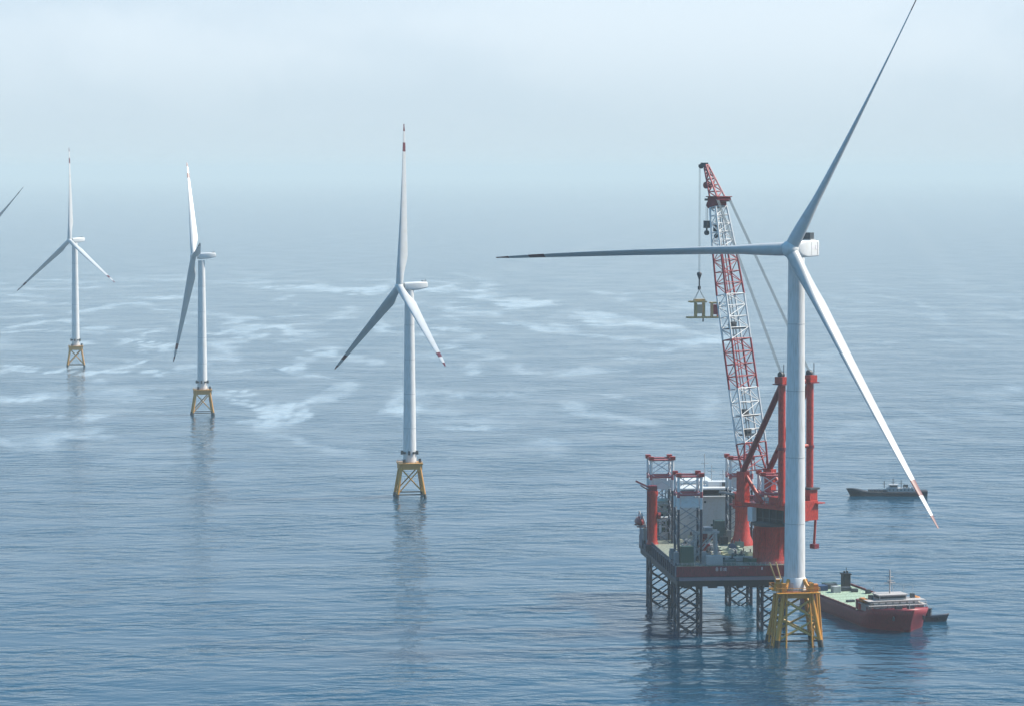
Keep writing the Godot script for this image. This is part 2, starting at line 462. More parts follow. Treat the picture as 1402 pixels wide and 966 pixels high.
func main_crane() -> Dictionary:
	var turn := deg_to_rad(41.0)
	var at := V(40.0, DECK, 10.4)
	var t := thing("heavy_lift_crane", "tall red and white lattice boom crane built round a jack-up leg", "crane", at, turn)
	# hollow tub round the leg
	obj("pedestal", lathe([[8.0, 0.1], [7.6, 1.4], [7.1, 3.5], [7.1, 14.5], [7.5, 14.8]], 40), M.red, t)
	for k in 16:
		var a := TAU * k / 16
		bx("pedestal_rib", t, Vector3(7.2 * cos(a), 7.0, 7.2 * sin(a)), Vector3(0.5, 13.0, 0.16), M.red, -a)
	obj("slewing_ring", lathe([[7.6, 14.8], [7.8, 15.2], [7.8, 16.6], [7.2, 17.0]], 40), M.slate, t)
	obj("winch_storey", loft([rounded_rect(7.0, -6.0, 14.0, 1.0, 17.0), rounded_rect(7.0, -6.0, 14.0, 1.0, 22.4)]), M.hullblack, t, Transform3D(Basis(Vector3.RIGHT, Vector3.FORWARD * -1.0, Vector3.UP), Vector3.ZERO))
	for s in [-1, 1]:
		for i in 6:
			bx("storey_post", t, Vector3(7.1 * s, 19.7, -5.0 + i * 3.6), Vector3(0.5, 5.4, 0.6), M.slate)
		bx("storey_rail", t, Vector3(7.2 * s, 18.4, 4.0), Vector3(0.2, 0.3, 19.0), M.slate)
		bx("storey_rail", t, Vector3(0.0, 18.4, 14.1 if s > 0 else -6.1), Vector3(13.6, 0.3, 0.2), M.slate)
	bx("turntable_deck", t, Vector3(0, 23.2, 4.2), Vector3(17.4, 1.6, 25.0), M.red)
	for s in [-1, 1]:
		for i in 10:
			rod("rail_post", t, Vector3(8.6 * s, 24.0, -8.0 + i * 2.7), Vector3(8.6 * s, 25.3, -8.0 + i * 2.7), 0.09, M.red)
		rod("rail", t, Vector3(8.6 * s, 25.3, -8.0), Vector3(8.6 * s, 25.3, 16.3), 0.09, M.red)
	# operator cab, machinery, winches
	var cab := bx("operator_cab", t, Vector3(-8.6, 19.6, -2.6), Vector3(2.4, 5.6, 2.6), M.white)
	cab.set_meta("label", "white operator cab slung under the turntable")
	bx("cab_window", t, Vector3(-8.6, 20.6, -3.95), Vector3(2.0, 2.2, 0.12), M.window)
	bx("machinery_house", t, Vector3(3.4, 26.2, 6.0), Vector3(7.5, 4.4, 9.0), M.greywall)
	bx("machinery_house", t, Vector3(-4.6, 25.6, 8.5), Vector3(5.6, 3.2, 6.0), M.red)
	bx("counterweight", t, Vector3(0, 21.6, 16.0), Vector3(17.0, 7.6, 2.4), M.red)
	bx("tail_house", t, Vector3(7.2, 27.0, 14.2), Vector3(4.2, 5.6, 3.6), M.red)
	bx("tail_house_roof", t, Vector3(7.2, 30.1, 14.2), Vector3(5.4, 0.7, 5.0), M.slate)
	bx("tail_gallery", t, Vector3(9.0, 24.4, 16.6), Vector3(4.5, 0.4, 3.6), M.red)
	rod("hanging_ladder", t, Vector3(8.6, 20.0, 15.8), Vector3(8.6, 8.0, 15.0), 0.5, M.red)
	bx("ladder_foot", t, Vector3(8.8, 7.0, 15.0), Vector3(2.6, 1.8, 2.6), M.maroon)
	for q in [[-5.0, 26.0, -1.0], [4.0, 26.0, -2.0], [-1.0, 26.0, 12.0]]:
		rod("winch_drum", t, Vector3(q[0] - 2.4, q[1], q[2]), Vector3(q[0] + 2.4, q[1], q[2]), 1.5, M.jackgrey)
		for s in [-1, 1]:
			rod("winch_flange", t, Vector3(q[0] + s * 2.4 - 0.15, q[1], q[2]), Vector3(q[0] + s * 2.4 + 0.15, q[1], q[2]), 2.0, M.pinkred)
	# A-frame
	var apex_y := 73.0
	for s in [-1, 1]:
		var ap := Vector3(8.0 * s, apex_y, 12.8)
		var ft := Vector3(7.6 * s, 35.5, -9.0)
		rod("frame_post", t, Vector3(8.0 * s, 24.0, 13.0), ap, 1.45, M.red)
		rod("frame_post_collar", t, Vector3(8.0 * s, 46.0, 13.0), Vector3(8.0 * s, 47.2, 13.0), 1.7, M.maroon)
		rod("frame_strut", t, ft, ap + Vector3(0, -1.0, 0), 1.2, M.darkred)
		bx("boom_bracket", t, Vector3(7.6 * s, 30.0, -8.6), Vector3(3.0, 12.0, 4.4), M.red)
		rod("bracket_brace", t, Vector3(7.6 * s, 24.5, 2.0), Vector3(7.6 * s, 35.0, -7.5), 0.8, M.red)
		bx("apex_head", t, ap + Vector3(0, 0.6, 0), Vector3(3.8, 2.6, 4.2), M.red)
		bx("apex_platform", t, ap + Vector3(0, -1.0, 0), Vector3(5.0, 0.4, 5.4), M.maroon)
		rod("apex_sheave", t, ap + Vector3(-0.8, 2.6, -0.4), ap + Vector3(0.8, 2.6, -0.4), 1.3, M.slate)
		rod("apex_mast", t, ap + Vector3(0.6 * s, 1.8, 1.5), ap + Vector3(0.6 * s, 6.8, 1.5), 0.16, M.slate)
	rod("frame_tie", t, Vector3(-8.0, apex_y - 0.5, 12.8), Vector3(8.0, apex_y - 0.5, 12.8), 1.0, M.red)
	rod("frame_tie", t, Vector3(-8.0, 47.0, 13.0), Vector3(8.0, 47.0, 13.0), 0.8, M.red)
	# boom in six painted sections
	var foot := Vector3(0, 36.0, -9.5)
	var tip := Vector3(0, 144.0, -31.5)
	var dir := (tip - foot).normalized()
	var nrm := Vector3.RIGHT.cross(dir).normalized()
	var corners := func(f: float) -> Array:
		var w: float = 6.4
		var d: float = 2.6
		if f < 0.1: w = lerpf(6.9, 6.0, f / 0.1); d = lerpf(0.7, 2.3, f / 0.1)
		elif f < 0.72: w = lerpf(6.0, 5.0, (f - 0.1) / 0.62); d = lerpf(2.3, 2.7, (f - 0.1) / 0.62)
		else: w = lerpf(5.0, 2.9, (f - 0.72) / 0.28); d = lerpf(2.7, 1.5, (f - 0.72) / 0.28)
		var c: Vector3 = foot.lerp(tip, f)
		return [c + Vector3(w, 0, 0) + nrm * d, c + Vector3(w, 0, 0) - nrm * d, c - Vector3(w, 0, 0) - nrm * d, c - Vector3(w, 0, 0) + nrm * d]
	var cuts := [0.0, 0.1, 0.3, 0.48, 0.645, 0.815, 0.97]
	var bays := [2, 4, 4, 4, 4, 5]
	for i in 6:
		var red := i % 2 == 0
		var sec := lattice(t, "boom_section", corners.call(cuts[i]), corners.call(cuts[i + 1]), bays[i], 0.36, 0.17, M.boomred if red else M.white, M.boomred if red else M.white)
		sec.set_meta("label", "red lattice section of the boom" if red else "white lattice section of the boom")
		var c0: Vector3 = foot.lerp(tip, cuts[i])
		var c1: Vector3 = foot.lerp(tip, cuts[i + 1])
		# ladder way up the middle of the boom
		for s in [-1, 1]:
			rod("ladder_rail", sec, c0 + Vector3(0.75 * s, 0, 0) - nrm * 0.5, c1 + Vector3(0.75 * s, 0, 0) - nrm * 0.5, 0.2, M.boomred if red else M.jackgrey)
		var rungs := int((cuts[i + 1] - cuts[i]) * 34)
		for k in rungs:
			var p := c0.lerp(c1, (k + 0.5) / rungs) - nrm * 0.5
			rod("rung", sec, p - Vector3(0.75, 0, 0), p + Vector3(0.75, 0, 0), 0.16, M.boomred if red else M.jackgrey)
	for f in [0.13, 0.2, 0.52]:
		var c: Vector3 = foot.lerp(tip, f)
		bx("boom_gallery", t, c, Vector3(9.6, 0.5, 3.4), M.slate)
		bx("boom_winch", t, c + Vector3(-1.5, 1.5, 0), Vector3(2.6, 2.4, 2.2), M.slate)
	# head, jib and jib tip
	var head: Vector3 = foot.lerp(tip, 0.975)
	bx("boom_head", t, head + Vector3(0, 1.4, -0.6), Vector3(6.6, 4.0, 4.2), M.maroon)
	rod("head_sheave", t, head + Vector3(-1.6, 0.4, -3.4), head + Vector3(1.6, 0.4, -3.4), 1.7, M.maroon)
	bx("head_sheave_arm", t, head + Vector3(-1.0, 2.4, -4.6), Vector3(1.0, 0.9, 3.2), M.slate)
	bx("head_sheave_arm", t, head + Vector3(1.0, 2.4, -4.6), Vector3(1.0, 0.9, 3.2), M.slate)
	rod("pendant_beam", t, head + Vector3(-4.0, 2.6, 2.4), head + Vector3(4.0, 2.6, 2.4), 1.0, M.maroon)
	bx("head_gallery", t, head + Vector3(0, 3.6, 0.5), Vector3(8.6, 0.4, 6.4), M.darkred)
	var jt := Vector3(0, 157.5, -38.4)
	var j0 := [head + Vector3(2.3, 3.2, 1.8), head + Vector3(2.3, 3.2, -2.4), head + Vector3(-2.3, 3.2, -2.4), head + Vector3(-2.3, 3.2, 1.8)]
	var j1 := [jt + Vector3(0.7, 0.2, 1.0), jt + Vector3(0.7, -1.0, 0.2), jt + Vector3(-0.7, -1.0, 0.2), jt + Vector3(-0.7, 0.2, 1.0)]
	lattice(t, "jib", j0, j1, 5, 0.32, 0.2, M.pinkred, M.pinkred)
	for s in [-1, 1]:
		bx("jib_cheek", t, jt + Vector3(0.6 * s, 0.2, -0.4), Vector3(0.35, 1.8, 2.8), M.slate)
		bx("jib_cheek", t, jt + Vector3(0.6 * s, -0.2, -2.2), Vector3(0.33, 1.1, 1.8), M.slate)
	rod("jib_sheave", t, jt + Vector3(-0.4, -0.3, -2.2), jt + Vector3(0.4, -0.3, -2.2), 1.0, M.slate)
	rod("jib_sheave", t, jt + Vector3(-1.0, -8.0, 1.2), jt + Vector3(1.0, -8.0, 1.2), 1.4, M.darkred)
	# luffing ropes to both apexes, four parts each
	for s in [-1, 1]:
		var st := holder("luffing_tackle", t)
		for k in 4:
			var o := Vector3((k - 1.5) * 0.42, 0, 0)
			rod("rope", st, head + Vector3(3.4 * s, 2.8, 3.0) + o, Vector3(8.0 * s, apex_y + 2.8, 12.6) + o, 0.1, M.rope)
	rod("backstay_rope", t, jt + Vector3(0, 0.6, 0.6), head + Vector3(0, 4.0, 3.4), 0.09, M.rope)
	# main hooks under the boom head
	for q in [[-1.6, 7.6, -3.6], [1.6, 9.0, -1.2]]:
		var p: Vector3 = head + Vector3(q[0], -q[1], q[2] - 1.2)
		var h := holder("main_hook", t)
		for s in [-1, 1]:
			rod("hoist_rope", h, p + Vector3(0.4 * s, 1.6, 0), head + Vector3(q[0] + 0.4 * s, 0.6, q[2] - 1.2), 0.09, M.rope)
		bx("hook_block", h, p, Vector3(1.9, 3.0, 1.9), M.slate)
		rod("hook_shank", h, p + Vector3(0, -1.5, 0), p + Vector3(0, -3.0, 0), 0.35, M.slate)
		rod("hook", h, p + Vector3(-0.6, -3.4, 0), p + Vector3(0.6, -3.4, 0), 0.95, M.slate)
	# whip hook from the jib
	var drop := jt + Vector3(0, -0.4, -3.1)
	var hk := Vector3(drop.x, 113.0, drop.z)
	var w := holder("whip_hook", t)
	for s in [-1, 1]:
		rod("hoist_rope", w, hk + Vector3(0.3 * s, 0.8, 0), drop + Vector3(0.3 * s, 0, 0), 0.08, M.rope)
	obj("hook_ball", lathe([[0.2, -2.0], [0.7, -0.6], [1.05, 0.4], [0.9, 1.0], [0.2, 1.3]], 14), M.slate, w, Transform3D(Basis(), hk))
	rod("hook", w, hk + Vector3(0, -1.8, 0), hk + Vector3(0, -5.2, 0), 0.3, M.slate)
	bx("hook_shackle", w, hk + Vector3(0, -5.2, 0), Vector3(0.9, 1.4, 0.9), M.slate)
	return {"hook": at + Basis(Vector3.UP, turn) * (hk + Vector3(0, -6.0, 0)), "turn": turn}

func lifting_frame(hook: Vector3) -> void:
	var at := hook + Vector3(1.4, -11.2, 0)
	var t := thing("blade_lifting_frame", "tan steel lifting frame hanging from the crane whip hook", "lifting frame", at, 0.12)
	for y in [0.0, 6.4]:
		for z in [-1.7, 1.7]:
			if y > 1.0:
				rod("beam", t, Vector3(-5.6, y, z), Vector3(1.4, y, z), 0.62, M.tan, true)
				rod("beam", t, Vector3(3.0, y - 0.5, z), Vector3(7.0, y - 0.5, z), 0.55, M.tan, true)
			else:
				rod("beam", t, Vector3(-6.6, y, z), Vector3(6.9, y, z), 0.62, M.tan, true)
	for x in [-2.9, 0.4, 3.8, 6.4]:
		for z in [-1.7, 1.7]:
			rod("post", t, Vector3(x, 0.3, z), Vector3(x, 6.0, z), 0.62 if x < 3 else 0.5, M.tan if x < 6 else M.pinkred, true)
		rod("cross_beam", t, Vector3(x, 6.4 if x < 3 else 5.9, -1.7), Vector3(x, 6.4 if x < 3 else 5.9, 1.7), 0.5, M.tan, true)
		rod("cross_beam", t, Vector3(x, 0.0, -1.7), Vector3(x, 0.0, 1.7), 0.5, M.tan, true)
	bx("grip_pad", t, Vector3(5.2, 3.2, 0), Vector3(1.6, 4.0, 2.4), M.pinkred)
	bx("grip_pad", t, Vector3(-1.3, 3.4, 0), Vector3(2.2, 3.6, 2.0), M.paletan)
	bx("top_box", t, Vector3(-1.4, 7.0, 0), Vector3(4.4, 0.9, 2.6), M.tan)
	rod("tag_fitting", t, Vector3(0.2, -0.3, 0), Vector3(0.2, -1.8, 0), 0.3, M.slate)
	for q in [[-3.6, -1.7], [-3.6, 1.7], [1.2, -1.7], [1.2, 1.7]]:
		rod("sling", t, Vector3(q[0], 6.6, q[1]), Vector3(-1.4, 11.4, 0), 0.09, M.rope)

func deck_things() -> void:
	# knuckle crane on the near left corner of the far deck
	var at := V(0.8, DECK, 70.0)
	var c := thing("deck_crane", "small red pedestal crane with folded jib at the left deck edge", "crane", at, ship_turn)
	obj("pedestal", lathe([[2.6, 0.1], [2.2, 1.0], [1.95, 3.0], [1.95, 20.0], [2.3, 20.4], [2.3, 22.4]], 24), M.red, c)
	bx("turret", c, Vector3(0.0, 23.4, 0), Vector3(3.4, 2.4, 3.6), M.maroon)
	bx("sponson", c, Vector3(-1.0, -1.2, 0), Vector3(4.6, 2.2, 5.6), M.navy2)
	rod("jib", c, Vector3(-0.6, 23.4, 0), Vector3(-7.2, 26.6, 0.4), 0.75, M.pinkred, true)
	rod("jib", c, Vector3(-0.6, 22.0, 0.9), Vector3(-5.2, 24.8, 0.6), 0.5, M.darkred, true)
	rod("ladder", c, Vector3(-2.3, 2.0, 1.2), Vector3(-2.3, 20.0, 1.2), 0.22, M.darkred)
	rod("hose_reel", c, Vector3(2.0, 12.0, 0.8), Vector3(3.2, 12.0, 0.8), 1.4, M.darkred)
	at = V(34.0, DECK, 84.0)
	c = thing("deck_crane", "stout red pedestal crane in front of the grey accommodation wall", "crane", V(37.6, DECK, 64.0), ship_turn)
	obj("pedestal", lathe([[5.0, 0.1], [4.6, 1.6], [3.5, 4.0], [2.9, 9.0], [2.9, 15.0], [4.0, 15.6], [4.0, 17.2]], 28), M.red, c)
	bx("turret", c, Vector3(-0.4, 19.6, 0), Vector3(6.4, 4.8, 6.0), M.red)
	bx("cab", c, Vector3(3.6, 19.4, 2.4), Vector3(2.2, 3.2, 2.4), M.maroon)
	bx("gallery", c, Vector3(0, 16.6, 0), Vector3(9.4, 0.5, 8.6), M.maroon)
	rod("jib", c, Vector3(-1.0, 21.0, 1.6), Vector3(-10.0, 22.6, 1.6), 0.9, M.jackgrey, true)
	rod("winch_drum", c, Vector3(-1.8, 23.4, 0), Vector3(1.8, 23.4, 0), 1.4, M.slate)
	rod("jib_ram", c, Vector3(-1.2, 18.0, 1.6), Vector3(-6.0, 21.6, 1.6), 0.45, M.slate)
	# lifeboat in its cradle off the left side
	var lb := thing("lifeboat", "dark red covered lifeboat hung outboard of the navy hull side", "lifeboat", V(-3.0, DECK + 8.0, 82.0), ship_turn)
	var rings := []
	for i in 11:
		var f := i / 10.0
		var w := 1.9 * sqrt(maxf(0.03, 1.0 - pow(absf(f * 2.0 - 1.0), 2.6)))
		var r := PackedVector3Array()
		for k in 14:
			var a := TAU * k / 14
			r.append(Vector3(w * cos(a), (1.9 if sin(a) > 0 else 1.5) * sin(a) * (0.55 + 0.45 * w / 1.9), (f - 0.5) * 11.0))
		rings.append(r)
	obj("hull", loft(rings), M.darkred, lb)
	bx("conning_hood", lb, Vector3(0, 2.0, 2.4), Vector3(1.6, 1.4, 1.8), M.pinkred)
	for z in [-3.6, 3.6]:
		rod("davit", lb, Vector3(0, 1.6, z), Vector3(0.4, 4.2, z), 0.22, M.white)
		rod("davit", lb, Vector3(0.4, 4.2, z), Vector3(4.2, -7.2, z), 0.3, M.white)
		rod("cradle", lb, Vector3(-1.6, -1.6, z), Vector3(3.4, -1.9, z), 0.3, M.maroon)
	# white deck house with six big windows
	var h := thing("deck_house", "white cabin with six dark windows beside the red post crane", "cabin", V(9.6, DECK, 85.2), ship_turn)
	bx("wall", h, Vector3(0, 4.6, 0), Vector3(6.8, 9.2, 3.4), M.white)
	bx("roof", h, Vector3(0, 9.4, 0), Vector3(7.6, 0.5, 4.2), M.white)
	for i in 3:
		for j in 2:
			var w := bx("window", h, Vector3(-2.15 + i * 2.15, 4.4 + j * 2.7, 1.76), Vector3(1.5, 1.9, 0.12), M.greenglass)
			bx("sill", h, Vector3(-2.15 + i * 2.15, 3.3 + j * 2.7, 1.85), Vector3(1.7, 0.16, 0.3), M.white)
			w.set_meta("label", "dark green window pane")
	# cargo on the deck
	container("cargo_container", "green shipping container at the near left of the rig deck", V(4.6, DECK, 2.8), Vector3(5.0, 7.6, 2.8), M.green, 0.0)
	container("cargo_container", "blue shipping container behind the green one by the leg", V(-0.2 + 3.4, DECK, 20.6), Vector3(4.4, 3.0, 8.0), M.blue, 0.0)
	container("cargo_container", "white container at the stern edge beside the white gantry", V(15.4, DECK, 2.6), Vector3(6.4, 3.8, 3.0), M.whitegrey, 0.02)
	container("cargo_container", "small white container in the middle of the rig deck", V(21.5, DECK, 9.0), Vector3(3.6, 2.6, 2.6), M.whitegrey, -0.2)
	container("cargo_container", "teal container lying at the stern right of the white ones", V(21.6, DECK, 2.5), Vector3(4.4, 2.1, 2.4), M.teal, 0.1)
	container("cargo_container", "dark green container on the deck left of the crane pedestal", V(30.2, DECK, 5.0), Vector3(3.0, 2.4, 5.0), M.green, 0.35)
	container("cargo_container", "dark slate container at the foot of the grey accommodation wall", V(21.0, DECK, 82.5), Vector3(3.4, 2.9, 6.0), M.slate, 0.0)
	container("cargo_container", "tall dark green equipment stack at the right end of the grey wall", V(29.2, DECK, 72.0), Vector3(4.2, 9.4, 4.2), M.teal, 0.0)
	var g := thing("steel_gantry", "white steel portal frame standing on the rig deck near the leg", "gantry", V(14.0, DECK, 16.0), ship_turn)
	for x in [-4.6, 4.6]:
		for z in [-2.6, 2.6]:
			rod("column", g, Vector3(x, 0, z), Vector3(x * 0.86, 11.5, z), 0.85, M.whitegrey, true)
		rod("end_beam", g, Vector3(x * 0.86, 11.2, -2.6), Vector3(x * 0.86, 11.2, 2.6), 0.7, M.whitegrey, true)
	for z in [-2.6, 2.6]:
		rod("top_beam", g, Vector3(-5.4, 11.8, z), Vector3(5.4, 11.8, z), 0.9, M.whitegrey, true)
		rod("diagonal", g, Vector3(-4.2, 2.0, z), Vector3(3.6, 11.0, z), 0.5, M.whitegrey, true)
	bx("trolley", g, Vector3(1.0, 12.9, 0), Vector3(3.2, 1.4, 6.0), M.jackgrey)
	# sea fastening beds and pipes: long pale strips across the deck
	for i in 4:
		var f := thing("sea_fastening_bed", ["pale green steel bed lying across the deck, farthest of four", "pale green steel bed lying across the deck, second farthest", "pale yellowish steel bed across the deck, second nearest", "pale yellowish steel bed across the deck, nearest the stern"][i], "steel bed", V(25.0 - i * 0.8, DECK, 46.0 - i * 8.0), ship_turn + 0.03 * i, "steel beds laid across the rig deck")
		for z in [-1.1, 1.1]:
			rod("runner", f, Vector3(-9.0, 0.5, z), Vector3(9.0, 0.5, z), 0.8, M.palegreen if i < 2 else M.paleyellow, true)
		for k in 5:
			bx("saddle", f, Vector3(-8.0 + k * 4.0, 1.2, 0), Vector3(0.9, 1.2, 3.0), M.palegreen if i < 2 else M.paleyellow)
	var rng := RandomNumberGenerator.new()
	rng.seed = 7
	var cols := [M.jackgrey, M.whitegrey, M.slate, M.teal, M.palegreen, M.maroon]
	var words := ["grey", "white", "dark slate", "teal", "pale green", "maroon"]
	var at_v := []
	var packs := []
	for i in 30:
		var u: float = [12.0, 17.5, 19.0, 26.0, 30.5, 16.0, 12.5, 22.8, 27.0, 31.5, 17.0, 24.0][i % 12] + (3.4 if i >= 12 and i < 24 else 0.0) - (2.6 if i >= 24 else 0.0)
		var v: float = [28.0, 26.0, 33.0, 16.0, 22.0, 42.0, 55.0, 60.0, 64.0, 52.0, 70.0, 76.0][i % 12] + (3.1 if i >= 12 and i < 24 else 0.0) - (9.0 if i >= 24 else 0.0)
		var k := i % 6
		at_v.append(v)
		var p := thing("power_pack", words[k], "machine", V(u, DECK, v), ship_turn + rng.randf_range(-0.3, 0.3), "machines scattered over the rig deck")
		var s := Vector3(rng.randf_range(1.8, 3.4), rng.randf_range(1.4, 3.2), rng.randf_range(1.8, 3.0))
		bx("housing", p, Vector3(0, s.y / 2 + 0.3, 0), s, cols[k])
		for x in [-1, 1]:
			bx("skid", p, Vector3(x * s.x * 0.35, 0.15, 0), Vector3(0.3, 0.3, s.z + 0.4), M.slate)
		rod("pipe_stub", p, Vector3(0.2, s.y + 0.3, 0), Vector3(0.2, s.y + 1.6, 0), 0.25, M.slate)
		bx("lid", p, Vector3(0, s.y + 0.38, 0), Vector3(s.x * 0.7, 0.16, s.z * 0.7), M.slate)
		packs.append(p)
	var order := range(30)
	order.sort_custom(func(a, b): return at_v[a] < at_v[b])
	var nth := "nearest second third fourth fifth sixth seventh eighth ninth tenth eleventh twelfth thirteenth fourteenth fifteenth sixteenth seventeenth eighteenth nineteenth twentieth twenty-first twenty-second twenty-third twenty-fourth twenty-fifth twenty-sixth twenty-seventh twenty-eighth twenty-ninth farthest".split(" ")
	for i in 30:
		packs[order[i]].set_meta("label", "%s boxy machine with pipe stub, %s from the stern among the deck machines" % [packs[order[i]].get_meta("label"), nth[i]])
	for i in 6:
		var r := thing("cable_reel", "%s cable reel on the rig deck, %s of six from the stern" % [["grey", "blue", "white", "grey", "blue", "white"][i], ["first", "second", "third", "fourth", "fifth", "sixth"][i]], "cable reel", V([19.5, 11.5, 27.6, 20.0, 30.0, 14.5][i], DECK, [6.0, 22.5, 29.0, 37.5, 44.0, 62.0][i]), ship_turn + 0.4 * i, "cable reels on the rig deck")
		for s in [-1, 1]:
			rod("flange", r, Vector3(s * 0.9 - 0.1, 1.6, 0), Vector3(s * 0.9 + 0.1, 1.6, 0), 1.6, [M.jackgrey, M.blue, M.whitegrey][i % 3])
			bx("cradle", r, Vector3(s * 0.9, 0.2, 0), Vector3(0.4, 0.4, 2.4), M.slate)
		rod("drum", r, Vector3(-0.8, 1.6, 0), Vector3(0.8, 1.6, 0), 1.1, M.slate)
	for i in 4:
		var r := thing("pipe_stack", ["rusty pipe bundle on the deck close to the white gantry", "white pipe bundle lying beside the crane pedestal", "grey pipe bundle in the middle of the rig deck", "rusty pipe bundle near the grey accommodation wall"][i], "pipes", V([9.8, 29.0, 21.0, 18.0][i], DECK, [30.0, 12.0, 52.0, 66.5][i]), ship_turn + [1.5, 0.1, 0.0, 0.05][i], "pipe bundles on the rig deck")
		for k in 9:
			var row_ := 0 if k < 4 else (1 if k < 7 else 2)
			var col: int = k - [0, 4, 7][row_]
			rod("pipe", r, Vector3(-4.5, 0.55 + row_ * 0.62, (col - (3 - row_) * 0.5) * 0.72), Vector3(4.5, 0.55 + row_ * 0.62, (col - (3 - row_) * 0.5) * 0.72), 0.34, [M.rustdeck, M.whitegrey, M.jackgrey, M.rustdeck][i])
		for x in [-3.0, 3.0]:
			bx("bolster", r, Vector3(x, 0.1, 0), Vector3(0.4, 0.22, 3.2), M.slate)
	# white survey hut hung at the stern corner beside the jacket
	var b := thing("gangway", "white gangway head hanging from the stern corner next to the yellow jacket", "gangway", V(40.5, 17.5, -1.6), ship_turn)
	bx("cabin", b, Vector3(0, 2.6, 0), Vector3(2.6, 3.6, 2.4), M.white)
	rod("hanger", b, Vector3(-1.0, 4.0, 0), Vector3(-3.8, 11.0, 1.2), 0.28, M.tan)
	rod("hanger", b, Vector3(1.0, 4.0, 0), Vector3(-1.2, 11.0, 1.2), 0.28, M.tan)
	bx("platform", b, Vector3(-0.6, 0.3, 0), Vector3(4.4, 0.5, 2.8), M.blue)

func container(called: String, label: String, at: Vector3, size: Vector3, m: Material, turn: float) -> void:
	var t := thing(called, label, "container", at + Vector3(0, 0.13, 0), ship_turn + turn, "containers on the rig deck")
	bx("body", t, Vector3(0, size.y / 2, 0), size - Vector3(0.16, 0.1, 0.16), m)
	for x in [-1, 1]:
		for z in [-1, 1]:
			bx("corner_post", t, Vector3(x * size.x / 2, size.y / 2, z * size.z / 2), Vector3(0.24, size.y, 0.24), m)
	var n := int(size.x / 0.9)
	for i in n:
		bx("rib", t, Vector3(-size.x / 2 + (i + 0.5) * size.x / n, size.y / 2, size.z / 2 - 0.04), Vector3(0.3, size.y - 0.3, 0.12), m)

# ---------------------------------------------------------------- ships
func hull_mesh(L: float, B: float, depth: Callable, bow_full: float, rake: float, stern_full: float, draught := 2.0, flare := 0.8) -> ArrayMesh:
	# bow towards +z
	var rings := []
	var n := 26
	for i in n + 1:
		var f := float(i) / n
		var z := (f - 0.5) * L
		var w := B / 2
		var bow := smoothstep(1.0 - bow_full, 1.0, f)
		var wd := w * sqrt(maxf(0.0015, 1.0 - pow(bow, 2.4)))
		var ww := w * pow(maxf(0.0, 1.0 - bow), flare)
		if f < stern_full:
			var g := f / stern_full
			wd *= lerpf(0.86, 1.0, sqrt(g))
			ww *= lerpf(0.6, 1.0, sqrt(g))
		var h: float = depth.call(f)
		var rk := rake * bow
		var ring := PackedVector3Array()
		for q in [[-wd, h, rk], [-(wd * 0.75 + ww * 0.25), h * 0.72, rk * 0.72], [-(wd * 0.3 + ww * 0.7), h * 0.3, rk * 0.3], [-ww, 0.0, 0.0], [-ww * 0.9, -draught, 0.0], [ww * 0.9, -draught, 0.0], [ww, 0.0, 0.0], [wd * 0.3 + ww * 0.7, h * 0.3, rk * 0.3], [wd * 0.75 + ww * 0.25, h * 0.72, rk * 0.72], [wd, h, rk]]:
			ring.append(Vector3(q[0], q[1], z - rake * 0.5 * bow + q[2]))
		rings.append(ring)
	return loft(rings)

